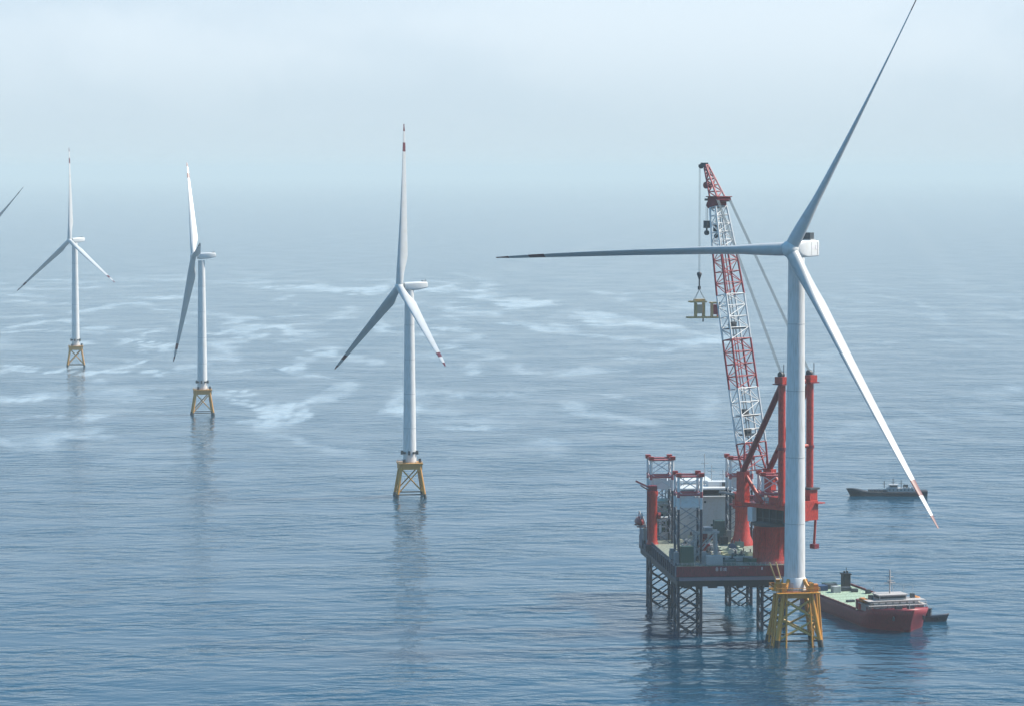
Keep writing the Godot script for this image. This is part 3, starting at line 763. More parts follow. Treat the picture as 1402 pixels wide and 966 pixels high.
func deck_cargo_ship() -> void:
	var L := 98.0
	# bow at (150.5, -1152)
	var turn := atan2(0.262, 0.965)
	var dir := Vector3(sin(turn), 0, cos(turn))
	var t := thing("deck_cargo_ship", "red hulled deck cargo ship with green deck behind the yellow jacket", "ship", Vector3(158.0, 0, -1146.0) - dir * L / 2, turn)
	var depth := func(f: float) -> float: return 5.6 + 2.6 * smoothstep(0.78, 0.86, f) + 1.2 * smoothstep(0.86, 1.0, f)
	obj("hull", hull_mesh(L, 25.0, depth, 0.2, 4.0, 0.08, 2.0, 0.7), M.shipred, t)
	bx("deck", t, Vector3(0, 5.72, -13.5), Vector3(23.6, 0.2, 68.0), M.shipgreen)
	for s in [-1, 1]:
		bx("bulwark", t, Vector3(12.2 * s, 6.1, -13.5), Vector3(0.3, 1.0, 68.0), M.shipred)
		for i in 12:
			bx("bulwark_stay", t, Vector3(11.8 * s, 6.1, -45.0 + i * 5.7), Vector3(0.5, 0.9, 0.25), M.rustdeck)
	# deck seams and stowage
	for i in 9:
		bx("deck_strip", t, Vector3(0, 5.86, -44.0 + i * 7.6), Vector3(23.0, 0.08, 0.3), M.palegreen)
	# superstructure over the fore body
	var s0 := holder("superstructure", t, Vector3(0, 6.2, 29.5))
	s0.scale = Vector3(1.0, 0.76, 1.0)
	bx("lower_house", s0, Vector3(0, 1.9, 0), Vector3(22.6, 3.8, 11.0), M.shipwhite)
	bx("middle_house", s0, Vector3(0, 4.9, -0.4), Vector3(19.0, 2.2, 9.0), M.shipwhite)
	bx("bridge", s0, Vector3(-1.0, 7.4, -0.6), Vector3(11.6, 2.8, 7.0), M.shipwhite)
	for i in 11:
		rod("rail_post", s0, Vector3(-12.0 + i * 2.4, 4.1, 6.4), Vector3(-12.0 + i * 2.4, 5.5, 6.4), 0.09, M.whitegrey)
		bx("house_stiffener", s0, Vector3(-11.0 + i * 2.2, 1.8, 5.56), Vector3(0.2, 3.4, 0.14), M.rustdeck if i % 3 == 0 else M.whitegrey)
	rod("rail", s0, Vector3(-12.0, 5.5, 6.4), Vector3(12.0, 5.5, 6.4), 0.09, M.whitegrey)
	for i in 7:
		bx("deck_locker", s0, Vector3(-9.0 + i * 3.0, 0.8, 7.2 + (i % 2)), Vector3(1.4, 1.4 + (i % 3) * 0.5, 1.2), [M.slate, M.shipred, M.whitegrey][i % 3])
	bx("bridge_glass", s0, Vector3(-1.0, 7.7, 2.93), Vector3(10.8, 1.1, 0.12), M.darkglass)
	bx("bridge_glass", s0, Vector3(-6.84, 7.7, -0.4), Vector3(0.12, 1.1, 6.0), M.darkglass)
	bx("bridge_glass", s0, Vector3(4.84, 7.7, -0.4), Vector3(0.12, 1.1, 6.0), M.darkglass)
	bx("bridge_roof", s0, Vector3(-1.0, 9.0, -0.4), Vector3(12.8, 0.4, 8.4), M.shipwhite)
	bx("bridge_wing", s0, Vector3(0, 6.15, 0.6), Vector3(24.6, 0.3, 9.0), M.shipwhite)
	bx("boat_deck", s0, Vector3(0, 3.95, 0.4), Vector3(25.0, 0.3, 12.4), M.shipwhite)
	for i in 9:
		bx("window", s0, Vector3(-10.0 + i * 2.5, 2.2, 5.53), Vector3(0.9, 0.9, 0.1), M.window)
	for i in 6:
		bx("window", s0, Vector3(-7.5 + i * 3.0, 5.0, 4.14), Vector3(0.9, 0.9, 0.1), M.window)
	bx("house_door", s0, Vector3(-11.36, 1.5, 1.0), Vector3(0.12, 2.2, 1.2), M.shipred)
	for s in [-1, 1]:
		bx("side_store", s0, Vector3(10.4 * s, 2.6, -7.8), Vector3(3.4, 5.2, 3.0), M.shipred)
		obj("lifeboat", loft([rounded_rect(0.4, -0.3, 0.6, 0.25, -3.2), rounded_rect(1.2, -1.0, 1.1, 0.5, -2.0), rounded_rect(1.25, -1.1, 1.2, 0.5, 2.0), rounded_rect(0.4, -0.3, 0.6, 0.25, 3.2)]), M.orange, s0, Transform3D(Basis(), Vector3(11.2 * s, 5.6, -3.0)))
		bx("vent", s0, Vector3(9.0 * s, 7.4, -1.0), Vector3(1.6, 2.4, 1.6), M.slate)
		bx("bulwark_post", s0, Vector3(11.6 * s, 1.6, 7.6), Vector3(0.6, 3.0, 0.6), M.shipred)
	var mast := holder("mast", t, Vector3(-1.0, 13.1, 29.0))
	rod("pole", mast, Vector3.ZERO, Vector3(0, 9.6, 0), 0.3, M.shipwhite)
	rod("yard", mast, Vector3(-2.4, 4.4, 0), Vector3(2.4, 4.4, 0), 0.18, M.shipwhite)
	rod("yard", mast, Vector3(-1.6, 6.8, 0), Vector3(1.6, 6.8, 0), 0.16, M.shipwhite)
	rod("stay", mast, Vector3(2.4, 0.0, -2.0), Vector3(0.2, 6.8, 0), 0.1, M.shipwhite)
	bx("radar", mast, Vector3(0, 5.2, 0.6), Vector3(2.8, 0.35, 0.4), M.shipwhite)
	for x in [5.0, 9.0, -8.0]:
		rod("aerial", mast, Vector3(x + 1, -3.0, 0), Vector3(x + 1, 3.0, 0), 0.09, M.whitegrey)
	rod("jackstaff", t, Vector3(0, 9.0, 47.0), Vector3(0, 13.0, 47.0), 0.14, M.whitegrey)
	bx("windlass", t, Vector3(-2.6, 9.4, 42.0), Vector3(2.6, 1.4, 2.0), M.slate)
	bx("windlass", t, Vector3(2.6, 9.4, 42.0), Vector3(2.6, 1.4, 2.0), M.slate)
	# two hawse pipes and anchors
	for s in [-1, 1]:
		bx("anchor", t, Vector3(6.4 * s, 5.6, 46.2), Vector3(0.7, 1.7, 0.7), M.slate)
	# black funnel casing by the stern on the far side
	var fu := holder("funnel", t, Vector3(7.6, 5.8, -40.0))
	bx("casing", fu, Vector3(0, 2.8, 0), Vector3(3.0, 5.6, 3.6), M.hullblack)
	bx("casing_top", fu, Vector3(0, 5.8, 0), Vector3(3.6, 0.5, 4.2), M.hullblack)
	for x in [-0.7, 0.7]:
		rod("exhaust", fu, Vector3(x, 5.8, 0), Vector3(x, 7.0, 0), 0.4, M.hullblack)
	rod("funnel_mast", fu, Vector3(-0.2, 5.8, 1.0), Vector3(-0.2, 8.6, 1.0), 0.15, M.slate)
	for q in [[6.0, -26.0, 2.4, 1.4], [9.6, -20.0, 1.6, 1.8], [10.4, -8.0, 2.0, 1.6], [9.8, 4.0, 1.8, 2.2], [10.6, 13.0, 1.6, 2.6]]:
		bx("deck_fitting", t, Vector3(q[0], 5.8 + q[3] / 2, q[1]), Vector3(q[2], q[3], 2.2), M.slate)
	# cargo
	var spots := [[-6.4, 0.5, 3.4, 0.8, 1.8], [-6.0, -34.0, 4.6, 2.2, 4.6], [0.0, -38.0, 4.8, 2.0, 3.6], [-2.0, -27.0, 3.4, 2.6, 3.2], [3.6, -30.0, 4.2, 1.6, 3.0], [-9.0, -42.0, 3.0, 2.8, 4.0], [2.0, -45.0, 6.0, 1.6, 2.2]]
	var names := ["small dark hatch lid lying on the open green ship deck", "dark blue crate nearest the yellow jacket on the ship deck", "slate crate on the ship deck in front of the black funnel", "pale crate in the middle of the ship deck cargo", "low dark crate right of the pale one on the ship deck", "dark crate at the left stern corner of the cargo ship", "long flat dark crate at the stern of the cargo ship"]
	var ms := [M.slate, M.blue, M.slate, M.whitegrey, M.slate, M.slate, M.teal]
	for i in spots.size():
		var q: Array = spots[i]
		var w := t.transform * Vector3(q[0], 5.83, q[1])
		var c := thing("deck_crate", names[i], "crate", w, turn, "crates on the cargo ship deck")
		bx("body", c, Vector3(0, q[3] / 2, 0), Vector3(q[2], q[3], q[4]), ms[i])
		for x in [-0.35, 0.35]:
			bx("batten", c, Vector3(x * q[2], q[3] / 2, 0), Vector3(0.2, q[3] + 0.12, q[4] + 0.12), ms[i])

func small_boat() -> void:
	var t := thing("work_boat", "small dark work boat lying beyond the red cargo ship bow", "boat", Vector3(169.6, 0, -1178.0), deg_to_rad(72.0))
	var depth := func(f: float) -> float: return 2.0 + 1.6 * pow(f, 3.0)
	obj("hull", hull_mesh(15.0, 4.8, depth, 0.35, 1.6, 0.1, 1.0), M.navyhull, t)
	bx("wheelhouse", t, Vector3(0, 3.6, -1.0), Vector3(2.8, 2.6, 3.6), M.slate)
	bx("wheelhouse_glass", t, Vector3(0, 4.1, 0.84), Vector3(2.4, 0.9, 0.1), M.darkglass)
	bx("wheelhouse_roof", t, Vector3(0, 5.0, -1.0), Vector3(3.2, 0.25, 4.2), M.hullblack)
	rod("mast", t, Vector3(0, 5.0, -1.6), Vector3(0, 7.6, -1.6), 0.1, M.slate)
	for i in 5:
		rod("tyre_fender", t, Vector3(-2.5, 1.4, -5.0 + i * 2.2), Vector3(-2.1, 1.4, -5.0 + i * 2.2), 0.5, M.hullblack)

func coaster() -> void:
	var t := thing("coaster", "distant dark grey coaster seen side on behind the blade tip", "ship", Vector3(211.6, 0, -1636.0), deg_to_rad(-91.5))
	var depth := func(f: float) -> float: return 2.7 + 1.7 * smoothstep(0.72, 0.95, f) + 0.8 * smoothstep(0.18, 0.02, f)
	obj("hull", hull_mesh(44.0, 8.6, depth, 0.22, 3.0, 0.1, 1.5), M.coasterhull, t)
	bx("deck", t, Vector3(0, 2.8, 1.0), Vector3(7.2, 0.16, 24.0), M.coasterdeck)
	var h := holder("deckhouse", t, Vector3(0, 2.7, -7.0))
	h.scale = Vector3(1.0, 0.86, 1.0)
	bx("house", h, Vector3(0, 1.2, 0), Vector3(6.6, 2.4, 15.0), M.coasterwhite)
	bx("bridge", h, Vector3(0, 3.4, 4.0), Vector3(5.6, 2.0, 4.6), M.coasterwhite)
	bx("bridge_glass", h, Vector3(2.86, 3.7, 4.0), Vector3(0.1, 0.8, 4.0), M.darkglass)
	bx("roof", h, Vector3(0, 4.5, 4.0), Vector3(6.2, 0.2, 5.4), M.coasterwhite)
	bx("funnel", h, Vector3(0, 3.4, -3.0), Vector3(2.2, 2.2, 2.6), M.slate)
	for i in 7:
		bx("window", h, Vector3(3.33, 1.4, -6.4 + i * 2.1), Vector3(0.08, 0.8, 0.8), M.window)
	for i in 3:
		bx("life_raft", h, Vector3(2.4, 2.8, -6.4 + i * 2.0), Vector3(1.2, 0.8, 1.4), M.whitegrey)
	for q in [[4.0, 5.0], [-0.5, 4.0], [9.0, 3.6]]:
		rod("mast", h, Vector3(0, 2.2, q[0]), Vector3(0, 3.4 + q[1], q[0]), 0.2, M.slate)
		rod("derrick", h, Vector3(0, 2.4 + q[1] * 0.7, q[0] - 1.4), Vector3(0, 2.4 + q[1] * 0.7, q[0] + 1.4), 0.12, M.slate)
	for i in 4:
		bx("hatch", t, Vector3(0, 3.2, 2.0 + i * 2.6), Vector3(5.4, 0.9, 2.2), M.coasterhull)

# ---------------------------------------------------------------- sea
func slick_sheen_image() -> Image:
	# slicks of film and foam, their pale sky reflection painted as colour: x -1500..1500 m, z -1100..-6100 m
	var w := 1024
	var h := 2048
	var n := FastNoiseLite.new()
	n.seed = 21
	n.noise_type = FastNoiseLite.TYPE_SIMPLEX_SMOOTH
	n.fractal_type = FastNoiseLite.FRACTAL_RIDGED
	n.fractal_octaves = 3
	n.frequency = 0.0135
	n.domain_warp_enabled = true
	n.domain_warp_amplitude = 30.0
	n.domain_warp_frequency = 0.012
	# the streaks run along the set of the current, away from the camera
	var ridge := n.get_image(w, h / 4, false, false, false)
	ridge.resize(w, h, Image.INTERPOLATE_CUBIC)
	ridge.convert(Image.FORMAT_L8)
	var rd := ridge.get_data()
	var n2 := FastNoiseLite.new()
	n2.seed = 5
	n2.frequency = 0.022
	n2.fractal_octaves = 4
	var patch := n2.get_image(w, h / 3, false, false, false)
	patch.resize(w, h, Image.INTERPOLATE_CUBIC)
	patch.convert(Image.FORMAT_L8)
	var pd := patch.get_data()
	var n3 := FastNoiseLite.new()
	n3.seed = 9
	n3.frequency = 0.004
	n3.fractal_octaves = 3
	var cover := PackedFloat32Array()
	cover.resize(w * h)
	# strokes: [strength, half width in metres across, half width along, points in metres]
	var strokes := SLICKS
	for s in strokes:
		var pts: Array = s[3]
		for i in pts.size() - 1:
			var a := Vector2(pts[i][0], pts[i][1])
			var b := Vector2(pts[i + 1][0], pts[i + 1][1])
			var steps := maxi(2, int((b - a).length() / 6.0))
			for k in steps:
				var p := a.lerp(b, float(k) / steps)
				var wob := n3.get_noise_2d(p.x * 6.0, p.y * 6.0)
				p += Vector2(wob, n3.get_noise_2d(p.y * 6.0, p.x * 6.0 + 900.0)) * s[2] * 1.2
				var sw: float = s[1] * (1.0 + 0.7 * n3.get_noise_2d(p.x * 9.0 + 300.0, p.y * 5.0))
				var sh: float = s[2] * (1.0 + 0.7 * wob)
				var cx := (p.x + 1500.0) / 3000.0 * w
				var cy := (-1100.0 - p.y) / 5000.0 * h
				var rx := maxf(1.5, sw / 3000.0 * w)
				var ry := maxf(1.5, sh / 5000.0 * h)
				for y in range(maxi(0, int(cy - ry)), mini(h, int(cy + ry) + 1)):
					for x in range(maxi(0, int(cx - rx)), mini(w, int(cx + rx) + 1)):
						var q := pow((x - cx) / rx, 2.0) + pow((y - cy) / ry, 2.0)
						if q < 1.0:
							var at := y * w + x
							cover[at] = maxf(cover[at], s[0] * pow(1.0 - q, 1.6))
	var bytes := PackedByteArray()
	bytes.resize(w * h * 4)
	for y in h:
		var d := 1100.0 + 5000.0 * y / h
		for x in w:
			var i := y * w + x
			var wx := 3000.0 * x / w - 1500.0
			var c := sqrt(cover[i]) * smoothstep(0.22, 0.75, pd[i] / 255.0) * 1.05 * smoothstep(0.35, 0.9, rd[i] / 255.0 + cover[i] * 0.4)
			if d > 1750.0:
				var far := smoothstep(1750.0, 2100.0, d) * smoothstep(5900.0, 4300.0, d)
				var side := 0.4 + 0.6 * smoothstep(350.0, -150.0, wx * 2600.0 / d)
				var r := smoothstep(0.72, 0.96, rd[i] / 255.0) * smoothstep(0.05, 0.5, pd[i] / 255.0)
				c = clampf(c + r * far * side * 0.8, 0.0, 1.0)
			var e := minf(minf(x, w - 1 - x) / 40.0, minf(y, h - 1 - y) / 60.0)
			var v := int(clampf(c * clampf(e, 0.0, 1.0), 0.0, 1.0) * 255.0)
			bytes[i * 4] = 168
			bytes[i * 4 + 1] = 186
			bytes[i * 4 + 2] = 198
			bytes[i * 4 + 3] = int(v * 0.74)
	return Image.create_from_data(w, h, false, Image.FORMAT_RGBA8, bytes)

const SLICKS := [
	[0.80, 9.0, 49.0, [[-765, -4364], [-683, -4262], [-608, -4262], [-528, -4212], [-470, -4287]]],
	[0.60, 10.0, 67.0, [[-789, -4926], [-680, -4765], [-640, -4960], [-551, -4893]]],
	[0.60, 6.0, 30.0, [[-581, -3310], [-538, -3356], [-479, -3295], [-433, -3387], [-388, -3310]]],
	[0.90, 5.0, 24.0, [[-324, -2237], [-325, -2294], [-325, -2353], [-319, -2424], [-309, -2465], [-293, -2441]]],
	[1.00, 7.0, 30.0, [[-232, -2424], [-209, -2346], [-193, -2272], [-172, -2196], [-179, -2125], [-190, -2076]]],
	[0.80, 6.0, 29.0, [[-482, -2746], [-436, -2675], [-395, -2626], [-358, -2646], [-324, -2665], [-298, -2617]]],
	[0.90, 4.0, 34.0, [[-388, -3125], [-363, -2996], [-361, -2877], [-368, -2810]]],
	[0.90, 10.0, 71.0, [[-349, -4643], [-291, -4472], [-253, -4584], [-186, -4364]]],
	[1.00, 14.0, 60.0, [[-127, -4584], [-67, -4391], [-1, -4117], [56, -3835], [114, -3553], [167, -3356], [207, -3193], [237, -3072]]],
	[0.80, 11.0, 42.0, [[0, -3553], [65, -3310], [127, -3208], [183, -3072]]],
	[0.50, 6.0, 18.0, [[80, -2384], [108, -2294]]],
	[0.80, 8.0, 39.0, [[-335, -3387], [-296, -3468], [-268, -3387], [-230, -3222]]],
	[0.80, 6.0, 25.0, [[-274, -2665], [-237, -2695], [-201, -2715]]],
	[0.80, 5.0, 19.0, [[-375, -2138], [-359, -2170], [-338, -2157]]],
	[0.80, 5.0, 17.0, [[-298, -2223], [-275, -2216]]],
	[0.90, 5.0, 23.0, [[-408, -2323], [-388, -2346], [-377, -2384], [-365, -2449], [-358, -2552]]],
	[0.80, 6.0, 32.0, [[-300, -2626], [-302, -2746], [-295, -2799], [-311, -2854]]],
	[0.70, 8.0, 44.0, [[-336, -3435], [-304, -3280], [-281, -3208]]],
	[0.60, 8.0, 31.0, [[-201, -2971], [-139, -2767]]],
	[0.60, 8.0, 37.0, [[-86, -3419], [-42, -3310]]],
	[0.60, 7.0, 29.0, [[-45, -2996], [-15, -2911], [-29, -2832]]],
	[0.45, 19.0, 41.0, [[288, -2746], [321, -2571], [370, -2465], [419, -2384]]],
	[0.50, 15.0, 58.0, [[580, -3661], [632, -3775], [662, -3775]]],
	[0.40, 39.0, 221.0, [[628, -6632], [791, -6343], [966, -6455], [1065, -6078]]],
	[0.40, 16.0, 37.0, [[-79, -2237], [-32, -2138], [0, -2183]]],
	[0.45, 12.0, 29.0, [[-340, -1990], [-313, -2047], [-271, -2001]]],
]

func sea() -> void:
	var xs := PackedFloat32Array()
	var zs := PackedFloat32Array()
	var x := 0.0
	var half := PackedFloat32Array()
	while x < 40000.0:
		half.append(x)
		x += 4.5 if x < 330.0 else (9.0 if x < 620.0 else 9.0 * pow(1.12, half.size() - 105.0))
	for i in range(half.size() - 1, 0, -1): xs.append(-half[i])
	xs.append_array(half)
	for q in [4000.0, 1500.0, 300.0, -200.0, -500.0, -700.0]: zs.append(q)
	var z := -800.0
	while z > -90000.0:
		zs.append(z)
		z -= 4.5 if z > -2000.0 else maxf(4.5, (-z - 1700.0) * 0.015)
	var nx := xs.size()
	var nz := zs.size()
	var n := FastNoiseLite.new()
	n.seed = 3
	n.noise_type = FastNoiseLite.TYPE_SIMPLEX_SMOOTH
	n.frequency = 0.02
	n.fractal_octaves = 2
	var nl := FastNoiseLite.new()
	nl.seed = 8
	nl.noise_type = FastNoiseLite.TYPE_SIMPLEX_SMOOTH
	nl.frequency = 0.004
	nl.fractal_octaves = 2
	var ht := PackedFloat32Array()
	ht.resize(nx * nz)
	for j in nz:
		var dz := absf(zs[j] - zs[maxi(0, j - 1)])
		for i in nx:
			var dx := absf(xs[i] - xs[i - 1 if i > 0 else 1])
			var amp := clampf(9.0 / maxf(dx, dz) - 0.25, 0.0, 1.0)
			var gust := 1.0 + 1.2 * nl.get_noise_2d(xs[i] * 0.9 + 700.0, zs[j] * 0.35)
			ht[j * nx + i] = amp * 0.21 * gust * n.get_noise_2d(xs[i] * 0.75 + zs[j] * 0.2, zs[j] * 1.7) if amp > 0.0 else 0.0
			var amp2 := clampf(36.0 / maxf(dx, dz) - 0.25, 0.0, 1.0)
			if amp2 > 0.0: ht[j * nx + i] += amp2 * 0.6 * nl.get_noise_2d(xs[i] * 0.5 - zs[j] * 0.25, zs[j] * 1.5)
	var vs := PackedVector3Array()
	var ns := PackedVector3Array()
	var u1 := PackedVector2Array()
	var u2 := PackedVector2Array()
	var tg := PackedFloat32Array()
	var ix := PackedInt32Array()
	vs.resize(nx * nz); ns.resize(nx * nz); u1.resize(nx * nz); u2.resize(nx * nz)
	for j in nz:
		var ja := maxi(0, j - 1)
		var jb := mini(nz - 1, j + 1)
		for i in nx:
			var ia := maxi(0, i - 1)
			var ib := mini(nx - 1, i + 1)
			var k := j * nx + i
			vs[k] = Vector3(xs[i], ht[k], zs[j])
			ns[k] = Vector3(-(ht[j * nx + ib] - ht[j * nx + ia]) / (xs[ib] - xs[ia]), 1.0, -(ht[jb * nx + i] - ht[ja * nx + i]) / (zs[jb] - zs[ja])).normalized()
			u1[k] = Vector2(xs[i] / 827.0 + zs[j] / 6900.0, zs[j] / 440.0)
			u2[k] = Vector2(clampf((xs[i] + 1500.0) / 3000.0, 0.0, 1.0), clampf((-1100.0 - zs[j]) / 5000.0, 0.0, 1.0))
	ix.resize((nx - 1) * (nz - 1) * 6)
	var at := 0
	for j in nz - 1:
		for i in nx - 1:
			var k := j * nx + i
			for q in [k, k + nx, k + 1, k + 1, k + nx, k + nx + 1]:
				ix[at] = q
				at += 1
	# zs run away from +z, so this winding faces up
	var arrays := []
	arrays.resize(Mesh.ARRAY_MAX)
	arrays[Mesh.ARRAY_VERTEX] = vs
	arrays[Mesh.ARRAY_NORMAL] = ns
	arrays[Mesh.ARRAY_TEX_UV] = u1
	arrays[Mesh.ARRAY_TEX_UV2] = u2
	arrays[Mesh.ARRAY_INDEX] = ix
	var mesh := ArrayMesh.new()
	mesh.add_surface_from_arrays(Mesh.PRIMITIVE_TRIANGLES, arrays)
	# short wind waves
	var wn := FastNoiseLite.new()
	wn.seed = 17
	wn.noise_type = FastNoiseLite.TYPE_SIMPLEX_SMOOTH
	wn.frequency = 0.016
	wn.fractal_octaves = 5
	wn.fractal_gain = 0.5
	var im := wn.get_seamless_image(2048, 2048)
	im.convert(Image.FORMAT_L8)
	# gusts: the waves stand higher in some patches than in others
	var gn := FastNoiseLite.new()
	gn.seed = 31
	gn.noise_type = FastNoiseLite.TYPE_SIMPLEX_SMOOTH
	gn.frequency = 0.0035
	gn.fractal_octaves = 3
	var gi := gn.get_seamless_image(2048, 2048)
	gi.convert(Image.FORMAT_L8)
	var hd := im.get_data()
	var gd := gi.get_data()
	for i in hd.size():
		hd[i] = 128 + int((hd[i] - 128) * (0.35 + 1.25 * smoothstep(50.0, 205.0, gd[i])))
	im = Image.create_from_data(2048, 2048, false, Image.FORMAT_L8, hd)
	im.convert(Image.FORMAT_RGBA8)
	im.bump_map_to_normal_map(WAVE_BUMP)
	var m := StandardMaterial3D.new()
	m.albedo_color = lin(0.002, 0.040, 0.079)
	m.roughness = 0.13
	m.metallic_specular = 0.36
	m.normal_enabled = true
	m.normal_texture = ImageTexture.create_from_image(im)
	m.normal_scale = 1.0
	m.detail_enabled = true
	m.detail_albedo = ImageTexture.create_from_image(slick_sheen_image())  # slicks: the bright sky they mirror is painted into the albedo
	m.detail_uv_layer = BaseMaterial3D.DETAIL_UV_2
	m.detail_blend_mode = BaseMaterial3D.BLEND_MODE_MIX
	meta(obj("sea", mesh, m, self), "blue rippled sea with drifting slicks of painted pale sheen reaching the hazy horizon", "sea", "", "structure")

const WAVE_BUMP := 3.3

func cloud_cover() -> Image:
	# thin high streaks of cloud on a level sheet, seen from below
	var w := 2048
	var h := 1024
	var n := FastNoiseLite.new()
	n.seed = 11
	n.frequency = 0.045
	n.fractal_octaves = 5
	n.domain_warp_enabled = true
	n.domain_warp_amplitude = 9.0
	n.domain_warp_frequency = 0.04
	var im := Image.create_empty(w, h, false, Image.FORMAT_RGBA8)
	for y in h / 2:
		var el := (0.5 - (y + 0.5) / h) * PI
		var deg := rad_to_deg(el)
		# the sheet thickens away from the horizon haze and opens towards the zenith
		var amount := smoothstep(0.2, 3.4, deg) * lerpf(1.0, 0.2, smoothstep(4.0, 26.0, deg))
		var round_ := 150.0 * cos(el)
		for x in w:
			var a := TAU * x / w
			var v := n.get_noise_3d(round_ * sin(a) * 0.55, deg * 4.2, round_ * cos(a) * 0.55)
			var c := (0.55 + 0.45 * smoothstep(-0.25, 0.45, v)) * amount
			im.set_pixel(x, y, Color(1, 0.94, 0.86, c))
	return im

# ---------------------------------------------------------------- scene
func _ready() -> void:
	unit_rod.top_radius = 1.0
	unit_rod.bottom_radius = 1.0
	unit_rod.height = 1.0
	unit_rod.radial_segments = 10
	unit_rod.rings = 0
	# camera: long lens from a drone 182 m up
	var cam := Camera3D.new()
	cam.name = "camera"
	add_child(cam)
	cam.position = Vector3(0, 182, 0)
	cam.rotation.x = -atan(248.0 / 4000.0)
	cam.fov = rad_to_deg(2.0 * atan(483.0 / 4000.0))
	cam.near = 1.0
	cam.far = 250000.0
	cam.current = true
	var env := Environment.new()
	env.background_mode = Environment.BG_SKY
	var sky := ProceduralSkyMaterial.new()
	sky.sky_top_color = lin(0.026, 0.191, 0.392)
	sky.sky_horizon_color = lin(0.37, 0.435, 0.475)
	sky.sky_curve = 0.115
	sky.ground_bottom_color = lin(0.10, 0.20, 0.30)
	sky.ground_horizon_color = lin(0.40, 0.47, 0.53)
	sky.sky_cover = ImageTexture.create_from_image(cloud_cover())
	sky.sky_cover_modulate = Color(1, 1, 1, 0.165)
	env.sky = Sky.new()
	env.sky.sky_material = sky
	env.tonemap_mode = Environment.TONE_MAPPER_LINEAR
	env.tonemap_exposure = 1.77
	env.sdfgi_enabled = true
	env.ssao_enabled = true
	env.ssil_enabled = true
	env.fog_enabled = true
	env.fog_density = 0.000064
	env.fog_light_color = lin(0.755, 0.90, 0.95)
	var we := WorldEnvironment.new()
	we.name = "environment"
	we.environment = env
	add_child(we)
	var sun := DirectionalLight3D.new()
	sun.name = "sun"
	add_child(sun)
	sun.light_energy = 1.5
	sun.light_color = Color(1.0, 0.96, 0.9)
	sun.light_angular_distance = 6.0
	sun.shadow_enabled = true
	sun.look_at_from_position(Vector3(0.66, 0.70, -0.12) * 100.0, Vector3.ZERO)

	grain = noise_tex(0.012, 0.95, 1.0, 1)
	streaks = noise_tex(0.03, 0.6, 1.0, 2, 5)
	var runs := noise_tex(0.03, 0.62, 1.0, 6, 5)
	M.white = paint(0.56, 0.58, 0.60, 0.42, 0.0, grain, 0.05)
	M.blade = paint(0.45, 0.47, 0.49, 0.4, 0.0, grain, 0.04)
	M.tower = paint(0.62, 0.63, 0.64, 0.42, 0.0, noise_tex(0.02, 0.86, 1.0, 4), 0.2)
	M.tower.uv1_scale = Vector3(0.22, 0.012, 0.22)
	M.whitegrey = paint(0.46, 0.48, 0.50, 0.5, 0.0, streaks, 0.3)
	M.emblem = paint(0.62, 0.60, 0.64, 0.5)
	M.cooler = paint(0.035, 0.045, 0.055, 0.6)
	M.tip_red = paint(0.10, 0.010, 0.020, 0.45)
	M.red = paint(0.44, 0.032, 0.022, 0.45, 0.0, streaks, 0.2)
	M.darkred = paint(0.20, 0.013, 0.018, 0.5, 0.0, streaks, 0.2)
	M.boomred = paint(0.36, 0.025, 0.035, 0.5, 0.0, streaks, 0.2)
	M.pinkred = paint(0.45, 0.10, 0.12, 0.5, 0.0, streaks, 0.2)
	M.maroon = paint(0.20, 0.010, 0.026, 0.5, 0.0, streaks, 0.15)
	M.strake = paint(0.26, 0.20, 0.24, 0.6, 0.0, streaks, 0.3)
	M.navy = paint(0.045, 0.065, 0.12, 0.5, 0.0, streaks, 0.15)
	M.navy2 = paint(0.02, 0.03, 0.06, 0.6, 0.0, streaks, 0.3)
	M.navyhull = paint(0.012, 0.02, 0.04, 0.5)
	M.hullblack = paint(0.010, 0.011, 0.018, 0.6, 0.0, streaks, 0.2)
	M.leg = paint(0.022, 0.032, 0.062, 0.5, 0.0, streaks, 0.3)
	M.slate = paint(0.05, 0.06, 0.075, 0.6, 0.0, streaks, 0.4)
	M.jackgrey = paint(0.28, 0.30, 0.33, 0.6, 0.0, streaks, 0.3)
	M.greywall = paint(0.50, 0.51, 0.52, 0.6, 0.0, grain, 0.12)
	M.greenwall = paint(0.44, 0.48, 0.42, 0.6, 0.0, streaks, 0.2)
	M.darkglass = paint(0.02, 0.03, 0.04, 0.1)
	M.window = paint(0.03, 0.05, 0.06, 0.12)
	M.greenglass = paint(0.03, 0.07, 0.05, 0.12)
	M.deck = paint(0.24, 0.27, 0.22, 0.8, 0.0, streaks, 0.06)
	M.yellow = paint(0.64, 0.29, 0.03, 0.5, 0.0, streaks, 0.25)
	M.orange = paint(0.60, 0.22, 0.03, 0.5, 0.0, streaks, 0.3)
	M.brace = paint(0.62, 0.38, 0.10, 0.5, 0.0, streaks, 0.3)
	M.ochre = M.yellow
	M.rustdeck = paint(0.26, 0.075, 0.04, 0.7, 0.0, streaks, 0.3)
	M.growth = paint(0.035, 0.035, 0.03, 0.8, 0.0, streaks, 0.5)
	M.lettering = paint(0.70, 0.70, 0.72, 0.5)
	M.rope = paint(0.16, 0.20, 0.22, 0.7)
	M.tan = paint(0.62, 0.44, 0.20, 0.6, 0.0, streaks, 0.4)
	M.paletan = paint(0.50, 0.44, 0.34, 0.6)
	M.green = paint(0.05, 0.11, 0.08, 0.5, 0.0, streaks, 0.3)
	M.teal = paint(0.07, 0.14, 0.14, 0.5, 0.0, streaks, 0.3)
	M.blue = paint(0.03, 0.07, 0.18, 0.5, 0.0, streaks, 0.3)
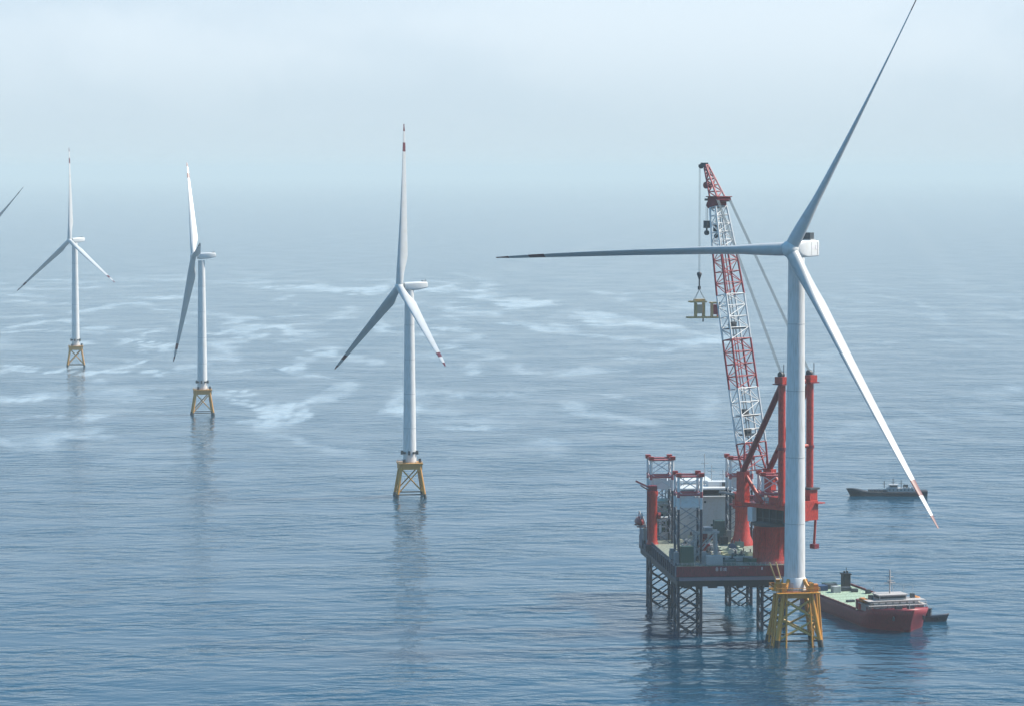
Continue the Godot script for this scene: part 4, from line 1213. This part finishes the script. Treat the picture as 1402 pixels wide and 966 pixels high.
	M.palegreen = paint(0.42, 0.48, 0.38, 0.6, 0.0, streaks, 0.3)
	M.paleyellow = paint(0.46, 0.45, 0.28, 0.6, 0.0, streaks, 0.3)
	M.shipwhite = paint(0.50, 0.475, 0.47, 0.6, 0.0, streaks, 0.16)
	M.shipred = paint(0.24, 0.016, 0.028, 0.5, 0.0, streaks, 0.12)
	M.shipgreen = paint(0.34, 0.46, 0.35, 0.75, 0.0, streaks, 0.07)
	M.coasterhull = paint(0.014, 0.018, 0.032, 0.6, 0.0, streaks, 0.2)
	for k in ["red", "darkred", "maroon", "navy", "shipred", "coasterhull"]:
		M[k].uv1_scale = Vector3(0.16, 0.03, 0.16)
		M[k].albedo_texture = runs
	M.coasterdeck = paint(0.10, 0.11, 0.12, 0.7)
	M.coasterwhite = paint(0.40, 0.42, 0.45, 0.6, 0.0, streaks, 0.3)

	sea()
	ship_at = Vector3(64.7, 0, -1142.5)
	var row := "row of offshore wind turbines"
	turbine("largest white wind turbine with boxy nacelle on a yellow jacket at right", Vector3(109.3, 0, -1121.7), 152.5, 122.0, 26.5, 29.0, 5.0, 3.0, 66.0, true, 7.0, row)
	turbine("white wind turbine in mid picture, nearest of the small ones", Vector3(-57.4, 0, -1631.0), 118.0, 91.0, 65.0, -2.5, 6.0, 2.0, 72.0, false, 8.0, row)
	turbine("white wind turbine with edge-on rotor, between the mid and far left ones", Vector3(-232.2, 0, -2183.3), 119.0, 88.0, 78.0, -36.0, 5.0, 3.0, 72.0, false, 10.0, row)
	turbine("small white wind turbine near the left edge with three blades spread", Vector3(-408.1, 0, -2725.8), 118.0, 87.0, 45.0, -3.0, 6.0, 2.0, 72.0, false, 10.0, row)
	turbine("farthest wind turbine, only a grey blade tip showing at the left edge", Vector3(-584.8, 0, -3280.6), 118.0, 88.0, 47.0, 59.0, 5.0, 2.0, 72.0, false, 10.0, row)
	vessel()
	var c := main_crane()
	lifting_frame(c.hook)
	deck_things()
	deck_cargo_ship()
	small_boat()
	coaster()
